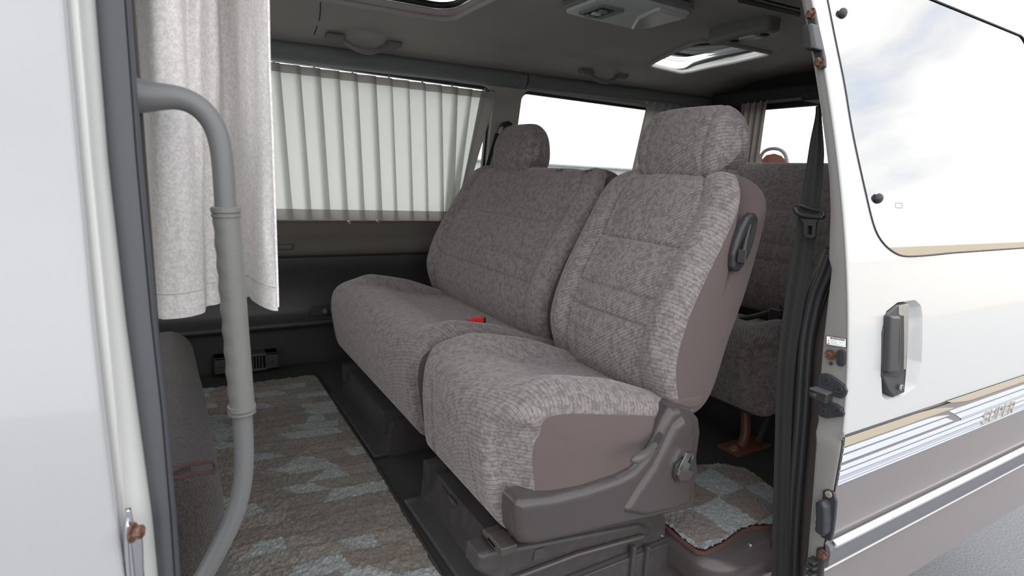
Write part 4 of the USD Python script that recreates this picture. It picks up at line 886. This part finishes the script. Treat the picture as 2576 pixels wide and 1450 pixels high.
obj('edge', tube([at_z(1858, -12, 1.902), at_z(1935, 8, 1.902), at_z(2012, 27, 1.902)], .0022, 8), 'silver_trim', tk, True)
# ------------------------------------------------------------------ the sliding door
DX = 1.12; DB = 2.40
DOOR = thing('sliding_door', 'open silver-white sliding door with stripes and a tinted window', 'car door', (1.7, .58, F))
zs = at_x(2118, 1091, DX)[2]; zbot = at_door(2576, 1268)[2]
fe = np.array([at_x(x, y, DX)[[0, 2]] for x, y in ((2046, 0), (2075, 137))])
gl_px = [(2081, 0), (2103, 110), (2125, 220), (2145, 338), (2182, 507), (2203, 582), (2226, 617), (2258, 640), (2297, 645), (2400, 636), (2576, 622)]
gl = np.array([at_door(*q)[[0, 2]] for q in gl_px]); wtop = np.mean([at_door(2336, 0)[2], at_door(2576, 88)[2]])
d0 = (gl[0] - gl[2]); d0 /= d0[1]
gtop = gl[0] + d0 * (wtop - gl[0][1]); wbz = gl[-1][1]
glass_poly = np.vstack([gtop, spline(gl[:-1], 70), [2.28, wbz], [2.22, wtop]]); gpoly = sg.Polygon(glass_poly).buffer(-.045, quad_segs=16).buffer(.045, quad_segs=16); glass_poly = np.array(gpoly.exterior.coords)[:-1]
HRpx = [(2229, 784), (2258, 761), (2302, 755), (2317, 769), (2321, 798), (2318, 914), (2306, 972), (2277, 993), (2229, 1008), (2219, 999), (2217, 952), (2222, 817)]
HR = rounded(np.array([at_door(*q)[[0, 2]] for q in HRpx]), .008); HR = resample(HR, .006)
warpd = lambda x, z: yd(z)
up_poly = [(DX, zs), (DB, zs), (DB, 1.94), (DX, 1.94)]
mskin = panel(up_poly, [glass_poly, HR], .004, warpd, .04)
def door_normals(p, y_of):
    """Exact normals of the pressed sheet, so that its reflections run clean."""
    g = UsdGeom.Mesh(p); v = np.array(g.GetPointsAttr().Get(), float) + LOC['/World/sliding_door']; dz = (y_of(v[:, 0], v[:, 2] + .004) - y_of(v[:, 0], v[:, 2] - .004)) / .008
    n = np.stack([v[:, 0] * 0, v[:, 0] * 0 - 1, dz], 1); n /= np.linalg.norm(n, axis=1, keepdims=True); n[v[:, 1] > y_of(v[:, 0], v[:, 2]) + .001] *= -1
    g.GetNormalsAttr().Set(Vt.Vec3fArray.FromNumpy(n.astype(np.float32)))
door_normals(obj('upper_panel', mskin, 'white_paint', DOOR, True), lambda x, z: yd(z))
LX = 1.108
low_off = .004
zl_ = [zbot, zs - .006]
ylow = lambda x, z: yd(z) - .004 + .02 * np.clip((.62 - z) / .3, 0, 1) ** 2
door_normals(obj('lower_panel', panel([(LX, zl_[0]), (DB, zl_[0]), (DB, zl_[1]), (LX + .004, zl_[1])], [], .004, ylow, .04), 'brown_paint', DOOR, True, label='grey-brown lower door panel'), ylow)
zr = np.linspace(zs, 1.94, 50); obj('edge_roll', tube(np.stack([np.full(50, DX + .0012), yd(zr) + .0028, zr], 1), .0034, 10), 'white_paint', DOOR, True)
# crease between the two colours, rolled front edge
obj('crease', tri(grid(np.array([[(x, float(yd(z)) + o, z) for o, z in ((0, zs + .004), (.0035, zs), (.004, zs - .006), (-.004, zs - .008))] for x in np.linspace(LX, DB, 30)]))), 'brown_paint', DOOR, 50)
zz = np.linspace(zbot, 1.94, 70); ex = np.where(zz > zs, DX, LX)
sx = np.interp(zz, [zs - .012, zs], [LX, DX])
# jamb face: outer edge at the skin, inner edge traced
jp = np.array([(2010, -60), (2017, 0), (2032, 68), (2057, 220), (2080, 338), (2087, 530), (2090, 675), (2082, 667), (2068, 870), (2055, 1036), (2060, 1108), (2050, 1250), (2033, 1450), (2025, 1530)])
jin = np.array([at_x(x, y, DX + .006)[[2, 1]] for x, y in jp]); o_ = np.argsort(jin[:, 0]); jY = np.interp(zz, jin[o_, 0], jin[o_, 1])
P = []
for i, z in enumerate(zz):
    y0 = float(yd(z)); y1 = max(jY[i], y0 + .03); x0 = sx[i]
    P.append([(x0 + .004, y0, z), (x0 + .001, y0 + .001, z), (x0, y0 + .005, z), (x0 + .002, y0 + .02, z), (x0 + .006, y1 - .006, z), (x0 + .010, y1, z), (x0 + .06, y1 + .002, z)])
obj('door_jamb', tri(grid(np.array(P), flip=True)), 'jamb_paint', DOOR, 40)
inner_hole = np.array(sg.Polygon(glass_poly).buffer(.02).exterior.coords)[:-1]
obj('inner_trim', panel([(DX + .03, zbot + .02), (DB, zbot + .02), (DB, 1.93), (DX + .03, 1.93)], [inner_hole], .008, lambda x, z: np.maximum(np.interp(z, jin[o_, 0], jin[o_, 1]), yd(z) + .03) - .012, .06), 'quarter_trim', DOOR, 40)
pane = obj('window_glass', panel(glass_poly, [], .004, lambda x, z: yd(z) + .0015, .03), 'door_glass', DOOR, True); door_normals(pane, lambda x, z: yd(z) + .0015)
band = np.array(sg.Polygon(glass_poly).buffer(-.024).exterior.coords)[:-1]
obj('glass_border', panel(glass_poly, [band], .002, lambda x, z: yd(z) + .007, .06), 'black_plastic', pane)
g2 = resample(glass_poly, .02); g3 = np.array([(x, float(yd(z)) - .0005, z) for x, z in g2]); obj('window_rubber', tube(np.vstack([g3, g3[:2]]), .002, 8, caps=False), 'black_rubber', DOOR, True)
for q in ((2119, 33), (2209, 499)):
    p = at_door(*q); ang = np.linspace(0, 2 * np.pi, 24, endpoint=False)
    cap = pillow(np.stack([np.cos(ang), np.sin(ang)], 1) * .0105, .010, .007, 6); nb = np.array([0, -1, -.2]) / np.linalg.norm([0, -1, -.2]); e2 = np.cross(nb, EX)
    obj('hinge_cap', frame(cap, p + [0, .002, 0], EX, -e2, nb), 'black_plastic', pane, 60)
# etched maker's marks in the glass corner
for k, (x0, y0, x1, y1) in enumerate(((2259, 510, 2276, 523),)):
    a, b = at_door(x0, y0, .0012), at_door(x1, y1, .0012)
    fr = [[a[0], a[2]], [b[0], a[2]], [b[0], b[2]], [a[0], b[2]]]
    fp = np.array([(x, float(yd(z)) - .0008, z) for x, z in resample(fr, .01)]); obj('etched_mark', tube(np.vstack([fp, fp[:2]]), .0005, 6, caps=False), 'label_white', pane)
# curtain behind the glass
dcx = np.linspace(1.285, 2.3, 220); dz = np.linspace(wbz + .005, wtop - .01, 14)
obj('glass_curtain', tri(grid(np.array([[(x, float(yd(z)) + .055 + .008 * math.sin(x * 120) * (1 if x > 1.3 else .3), z) for x in dcx] for z in dz]))), 'front_hem', DOOR, True)
# handle in its recess
hc = HR.mean(0); y0 = float(yd(hc[1])); H3 = []
for s, d in ((1.0, .0), (.97, .003), (.90, .012), (.80, .021), (.62, .026), (.3, .027), (.03, .027)):
    H3.append([(hc[0] + (x - hc[0]) * (s if s < 1 else 1), (float(yd(z)) if s == 1 else float(yd(hc[1] + (z - hc[1]) * s))) + d, hc[1] + (z - hc[1]) * (.5 + .5 * s if s > .7 else s * 1.1)) for x, z in HR])
obj('handle_recess', tri(grid(np.array(H3), cv=True)), 'white_paint', DOOR, 60)
def door_plate(px, off, h, r, rr=.003):
    q = np.array([at_door(*p, off)[[0, 2]] for p in px]); q = resample(rounded(q, rr), .005); m = pillow(q, h, r)
    v = m.vertices; return trimesh.Trimesh(np.c_[v[:, 0], yd(v[:, 1]) - off + (h - v[:, 2]) , v[:, 1]], m.faces[:, ::-1] if False else m.faces)
bez = door_plate([(2256, 769), (2287, 763), (2287, 820), (2285, 875), (2281, 940), (2276, 989), (2248, 1001), (2234, 983), (2219, 948), (2221, 837), (2231, 790)], .003, .026, .004, .002)
HD = obj('door_handle', bez, 'handle_black', DOOR, 40, label='black door handle surround')
obj('satin_face', door_plate([(2262, 771), (2286, 765), (2286, 822), (2283, 880), (2279, 930), (2274, 930), (2274, 795), (2262, 793)], .0045, .003, .0008, .001), 'handle_satin', HD, 40)
obj('handle_pocket', door_plate([(2226, 822), (2242, 795), (2274, 795), (2272, 940), (2262, 950), (2224, 946)], .0042, .003, .0006, .001), 'matte_black', HD, 40)
obj('pull_lever', door_plate([(2243, 797), (2266, 796), (2268, 801), (2264, 937), (2258, 941), (2237, 939)], .016, .014, .005, .003), 'handle_black', HD, 50)
kc = at_door(2266, 975, .006); obj('keyhole', merged(screw(kc, [0, -1, 0], .0065, .003)), 'lamp_grey', HD); obj('key_slot', rbox(kc + [-.0012, -.0042, -.005], kc + [.0012, -.002, .005], .0006, 2), 'matte_black', HD)
# stripes
def strip(name, xa, xb, za, zb, m, off=.0012, sl0=0, sl1=0, n=40, tap0=0, tap1=0):
    P = []
    for s in np.linspace(0, 1, n):
        row = []
        for t in np.linspace(0, 1, 4):
            xs_ = xa + (xb - xa) * s; lo = za + (zb - za) * (1 - min(1, (xs_ - xa) / tap0) ** .6) if tap0 else za; hi = zb - (zb - za) * (max(0, 1 - (xb - xs_) / tap1) ** 2.2) * .96 if tap1 else zb; lo = min(lo, zb - .0008); hi = max(hi, lo + .0006); z = lo + (hi - lo) * t; x0 = xa + sl0 * t; x1 = xb + sl1 * t; x = x0 + (x1 - x0) * s
            row.append((x, float(yd(z)) - .004 - off, z))
        P.append(row)
    P = np.array(P); back = P + [0, off, 0]
    g = merged(tri(grid(P, flip=True)), tri(grid(np.stack([P[:, 0], back[:, 0]], 1))), tri(grid(np.stack([back[:, -1], P[:, -1]], 1))))
    obj(name, g, m, DOOR, 40)
zf = lambda y: at_x(2121, y, LX + .004)[2]
bands = [(1096, 1124, 'stripe_gold', 'gold_stripe'), (1129, 1143, 'stripe_white', 'white_stripe'), (1149, 1167, 'stripe_white', 'white_stripe'), (1168, 1175, 'stripe_silver', 'silver_stripe'), (1177, 1189, 'stripe_white', 'white_stripe'), (1194, 1206, 'stripe_white', 'white_stripe'), (1208, 1216, 'stripe_silver', 'silver_stripe'), (1217, 1222, 'stripe_white', 'white_stripe'), (1225, 1230, 'stripe_white', 'white_stripe')]
brk = at_door(2385, 1050)[0]
for k, (ya, yb_, m, nm) in enumerate(bands):
    za, zb_ = zf(yb_), zf(ya)
    if k == 0:
        strip(nm, LX + .004, brk + .01, za, zb_ - .004, m, tap1=.20); strip(nm, brk - .03, DB, za + .006, zb_ + .001, m, tap0=.12)
    elif k == 1: strip(nm, LX + .004, brk - .01, za, zb_, m, tap1=.14); strip(nm, brk + .015, DB, za, zb_, m, sl0=-.03)
    elif k == 2: strip(nm, LX + .004, brk + .02, za, zb_, m, sl1=-.04); strip(nm, brk + .055, DB, za, zb_, m, sl0=-.03)
    elif k == 3: strip(nm, brk + .06, DB, za, zb_, m)
    else: strip(nm, LX + .004, DB, za, zb_, m)
# lettering on the stripes
t0 = at_door(2458, 1068); zc0 = zf(1196); hgt = zf(1176) - zf(1218)
def lettering(bold, grow, off, m, nm):
    tm = meshkit.text_mesh('SUPER', hgt, .001, bold); v = tm.vertices.copy(); v[:, 0] = v[:, 0] * 1.35 + .22 * v[:, 1]
    x = t0[0] + v[:, 0]; z = zf(1219) + v[:, 1]; tm.vertices = np.c_[x, yd(z) - .004 - off - v[:, 2], z]; obj(nm, tm, m, DOOR, False)
lettering(True, 0, .0016, 'stripe_white', 'lettering_edge'); lettering(False, 0, .0030, 'stripe_gold', 'lettering')
# moulding with bright strips
def run(name, sec, x0, x1, m, lab=None):
    P = np.array([[(x, float(yd(z)) - .004 - o, z) for o, z in sec] for x in np.r_[x0, np.linspace(x0 + .004, x1, 30)]])
    cap = P[0]; c = cap.mean(0); P = np.concatenate([np.repeat(c[None, None], len(sec), 1), P]); obj(name, tri(grid(P, flip=True)), m, DOOR, 50, label=lab)
zm = lambda x, y: at_x(x, y, LX + .012)[2]
c1, c0 = zm(2110, 1369), zm(2110, 1384); k0 = zm(2098, 1434); s0 = zm(2096, 1447)
run('moulding', [(.0, c1 - .004), (.010, c1 - .008), (.014, c0 - .006), (.014, k0 + .01), (.009, k0 + .002), (0, k0)], LX - .004, DB, 'moulding', 'black rub strip')
run('bright_strip', [(.006, c1), (.012, c1 - .001), (.0165, (c0 + c1) / 2), (.0155, c0), (.010, c0 - .002)], LX + .012, DB, 'silver_trim', 'bright strip along the top of the moulding')
run('lower_line', [(0, k0 - .001), (.007, k0 - .003), (.008, (k0 + s0) / 2), (.0, s0 - .004)], LX, DB, 'silver_line')
run('door_sill_edge', [(-.012, zbot + .028), (-.006, zbot + .022), (-.008, zbot + .004), (-.02, zbot)], LX, DB, 'silver_line')

# hardware on the door's front face
JX = DX - .001
def jm(px, x, h, r=.002, rr=.002): return plate_x(px, x, h, r, rr)
def soft_x(px, x, h, r): p = rounded(np.array([at_x(*q, x)[[1, 2]] for q in px]), .003); return on_x(soft(p, h, r, .003), x)
g5 = lambda c: [(2060 + x / 5.8, 830 + y / 5.8) for x, y in c]
lb = thing('warning_label', 'small white child lock label on the door edge', 'label', at_x(2103, 860, JX))
LBX = JX - .001
obj('border', jm(g5([(106, 85), (402, 130), (400, 268), (106, 218)]), LBX, .0008, .0002, .001), 'label_black', lb)
obj('sheet', jm(g5([(114, 94), (394, 138), (391, 258), (114, 211)]), LBX - .0008, .0004, .0001, .001), 'label_white', lb)
obj('title_bar', jm(g5([(168, 108), (378, 143), (376, 166), (168, 132)]), LBX - .0012, .0003, .0001, .0006), 'label_black', lb)
def label_text(txt, c0, c1, m, h_px, nm):
    a, b = at_x(*g5([c0])[0], LBX - .0016), at_x(*g5([c1])[0], LBX - .0016); ex = (b - a); wd = np.linalg.norm(ex); ex /= wd
    tm = meshkit.text_mesh(txt, 1.0, .02); e = tm.bounds[1][0]; v = tm.vertices; hh = h_px / 5.8 * np.linalg.norm(at_x(2100, 861, LBX) - at_x(2100, 860, LBX))
    tm.vertices = a + v[:, :1] / e * wd * ex + v[:, 1:2] * hh * EZ + v[:, 2:] * np.array([-.01, 0, 0]); obj(nm, tm, m, lb, False)
label_text('CHILD PROTECTOR', (182, 130), (366, 160), 'label_white', 13, 'title')
for k, (y, x0, x1) in enumerate(((158, 172, 275), (168, 300, 362), (185, 172, 290), (206, 172, 380), (226, 172, 320))):
    n = int((x1 - x0) / 15)
    obj('print_line', merged(*[jm(g5([(x0 + 15 * i, y - 5 + (x0 + 15 * i - 172) * .155), (x0 + 15 * i + 9, y - 4 + (x0 + 15 * i - 172) * .155), (x0 + 15 * i + 9, y + 4 + (x0 + 15 * i - 172) * .155), (x0 + 15 * i, y + 3 + (x0 + 15 * i - 172) * .155)]), LBX - .0012, .0002, .0001, 0) for i in range(n)]), 'lamp_grey', lb)
obj('lock_pictogram', jm(g5([(136, 150), (146, 152), (146, 172), (136, 170)]), LBX - .0012, .0002, .0001, 0), 'label_black', lb)
obj('child_pictogram', jm(g5([(124, 186), (158, 191), (158, 208), (124, 202)]), LBX - .0012, .0002, .0001, .0008), 'label_red', lb, label='small red symbol')
JB = thing('edge_bolt', 'rusty hexagon bolt below the label on the door edge', 'bolt', at_x(2088, 893, JX))
obj('bolt', screw(at_x(2089, 893, JX), [-1, 0, 0], .0075, .006, True), 'rusty_steel', JB)
ls = thing('lock_slot', 'black oval child lock slot beside the rusty bolt', 'lock', at_x(2117, 900, JX))
obj('surround', jm(g5([(270, 310), (300, 288), (350, 292), (392, 320), (395, 380), (388, 500), (350, 534), (300, 528), (264, 490), (262, 400)]), JX, .004, .002, .003), 'black_plastic', ls)
obj('slot', jm(g5([(312, 318), (340, 320), (340, 500), (312, 496)]), JX - .004, .001, .0003, .001), 'matte_black', ls)
obj('drain_hole', screw(at_x(2090.5, 915, JX), [-1, 0, 0], .0035, .0012), 'matte_black', ls)
dl = thing('door_latch', 'black dovetail latch plate with four cross screws on the door edge', 'door latch', at_x(2090, 1000, JX))
obj('upper_plate', jm(g5([(2, 700), (25, 655), (60, 635), (115, 636), (200, 668), (330, 760), (405, 828), (428, 890), (412, 952), (345, 1002), (270, 985), (150, 930), (0, 885)]), JX, .005, .002, .003), 'blue_black', dl)
obj('lower_plate', jm(g5([(-20, 1062), (60, 1050), (150, 1045), (270, 1080), (350, 1132), (392, 1218), (375, 1258), (130, 1292), (30, 1262), (-10, 1200)]), JX, .005, .002, .003), 'blue_black', dl)
for c in ((115, 742), (292, 872), (75, 1190), (268, 1178)): obj('screw', screw(at_x(*g5([c])[0], JX - .005), [-1, 0, 0], .009, .003), 'black_plastic', dl)
p0, p1 = at_x(2092, 1003, JX - .004), at_x(2040, 999, JX - .012)
obj('latch_tongue', merged(rbox([JX - .022, p0[1], p0[2] - .011], [JX, p0[1] + .03, p0[2] + .012], .004), rbox([JX - .026, p0[1] + .02, p0[2] - .007], [JX - .006, p1[1], p0[2] + .007], .006)), 'black_plastic', dl)
obj('latch_cap', rbox([JX - .026, p0[1], p0[2] + .009], [JX, p0[1] + .036, p0[2] + .014], .002), 'lever_grey', dl)
g6 = lambda c: [(2010 + x / 5.37, 1180 + y / 5.37) for x, y in c]
lw = thing('contact_block', 'blue-black block with four brass contact studs low on the door edge', 'contact block', at_x(2088, 1300, LX))
obj('plate', plate_x(g6([(340, 285), (400, 270), (488, 310), (522, 430), (505, 650), (480, 850), (445, 968), (400, 960), (320, 915), (296, 830), (320, 600)]), LX + .001, .006, .002, .003), 'blue_black', lw)
obj('housing', soft_x(g6([(292, 430), (340, 395), (400, 410), (440, 500), (442, 700), (430, 850), (390, 885), (310, 830), (285, 800), (300, 600)]), LX - .005, .022, .006), 'blue_black', lw, 50)
for c in ((300, 490), (286, 590), (275, 680), (268, 768)): obj('contact_stud', screw(at_x(*g6([c])[0], LX - .016) , np.array([-.8, .6, 0]), .0065, .008), 'dirty_brass', lw)
obj('screw', screw(at_x(*g6([(402, 345)])[0], LX - .005), [-1, 0, 0], .007, .002), 'dirty_brass', lw)
lg_ = thing('lower_guide', 'black guide bracket with a rusty bolt at the foot of the door edge', 'guide bracket', at_x(2065, 1415, LX))
obj('bracket', plate_x(g6([(262, 1065), (310, 1050), (372, 1085), (378, 1130), (350, 1290), (330, 1480), (200, 1480), (215, 1300), (250, 1200)]), LX + .001, .008, .003, .003), 'matte_black', lg_)
obj('bolt', screw(at_x(*g6([(328, 1168)])[0], LX - .008), [-1, 0, 0], .008, .005, True), 'rusty_steel', lg_)
for c in ((210, 1255), (210, 1330), (200, 1420)): 
    p = at_x(*g6([c])[0], LX - .012); obj('tooth', rbox(p + [-.012, -.006, -.004], p + [.012, .012, .004], .003), 'black_plastic', lg_)
g7 = lambda c: [(1960 + x / 6.59, y / 6.59) for x, y in c]
ub = thing('upper_guide', 'black upper door stopper with two rusty bolts on the door edge', 'door stopper', at_x(2055, 100, DX))
obj('plate', plate_x(g7([(500, 250), (540, 190), (610, 160), (660, 420), (780, 960), (790, 1110), (740, 1152), (680, 1130), (650, 1090), (590, 860), (510, 440)]), DX - .001, .008, .003, .003), 'blue_black', ub)
obj('housing', soft_x(g7([(482, 540), (500, 480), (540, 445), (660, 415), (740, 850), (600, 870), (550, 860), (520, 800)]), DX - .006, .028, .007), 'black_plastic', ub, 50)
obj('socket', plate_x(g7([(500, 570), (515, 500), (535, 510), (568, 760), (552, 815), (532, 805)]), DX - .0335, .001, .0004, .002), 'lever_grey', ub)
for c in ((545, 240), (690, 1030)): obj('bolt', screw(at_x(*g7([c])[0], DX - .007), np.array([-.9, .43, 0]), .0085, .006, True), 'rusty_steel', ub)

# ------------------------------------------------------------------ outside
def gable_house(name, label, x0, x1, y0, y1, h, rh, wall, roof):
    t = thing(name, label, 'building', ((x0 + x1) / 2, (y0 + y1) / 2, 0))
    obj('wall', rbox([x0, y0, 0], [x1, y1, h], .02), wall, t)
    ym = (y0 + y1) / 2; v = np.array([[x0 - .3, y0 - .3, h], [x1 + .3, y0 - .3, h], [x1 + .3, ym, h + rh], [x0 - .3, ym, h + rh], [x0 - .3, y1 + .3, h], [x1 + .3, y1 + .3, h]])
    f = np.array([[0, 1, 2], [0, 2, 3], [3, 2, 5], [3, 5, 4], [0, 3, 4], [1, 5, 2], [0, 4, 5], [0, 5, 1]]); obj('roof', trimesh.Trimesh(v, f), roof, t, False)
    return t
wb = gable_house('white_building', 'long low white building far off past the bare side window', 13, 60, 36, 46, 2.35, .30, 'outdoor_white', 'outdoor_grey')
for k in range(6): obj('window', rbox([15 + k * 3.2, 35.93, .9], [16.2 + k * 3.2, 36.0, 1.7], .01), 'outdoor_grey', wb)
gable_house('beige_building', 'low beige building reflected in the sliding door window', 20, 52, -19, -10, 3.4, 2.0, 'beige_wall', 'roof_brown')
rmr = thing('rear_mirror', 'grey arched mirror outside the rear window above the bench', 'mirror', at_x(1945, 395, 2.80))
arc = [at_x(x, y, 2.80) for x, y in ((1912, 412), (1913, 398), (1920, 384), (1933, 376), (1950, 374), (1966, 379), (1976, 391), (1980, 408), (1980, 416))]
obj('arch', tube(spline(arc, 40), .010, 10), 'mirror_grey', rmr, True)
obj('mirror_face', frame(pillow(np.array([at_x(x, y, 2.80)[[1, 2]] for x, y in ((1914, 416), (1914, 402), (1926, 390), (1946, 386), (1964, 392), (1974, 404), (1976, 416))]), .006, .002), (2.81, 0, 0), EY, EZ, -EX), 'painted_reflection_red', rmr)
obj('bracket', rbox([2.66, at_x(1945, 420, 2.8)[1] - .02, at_x(1945, 440, 2.8)[2]], [2.82, at_x(1945, 420, 2.8)[1] + .02, at_x(1945, 412, 2.8)[2]], .005), 'mirror_grey', rmr)
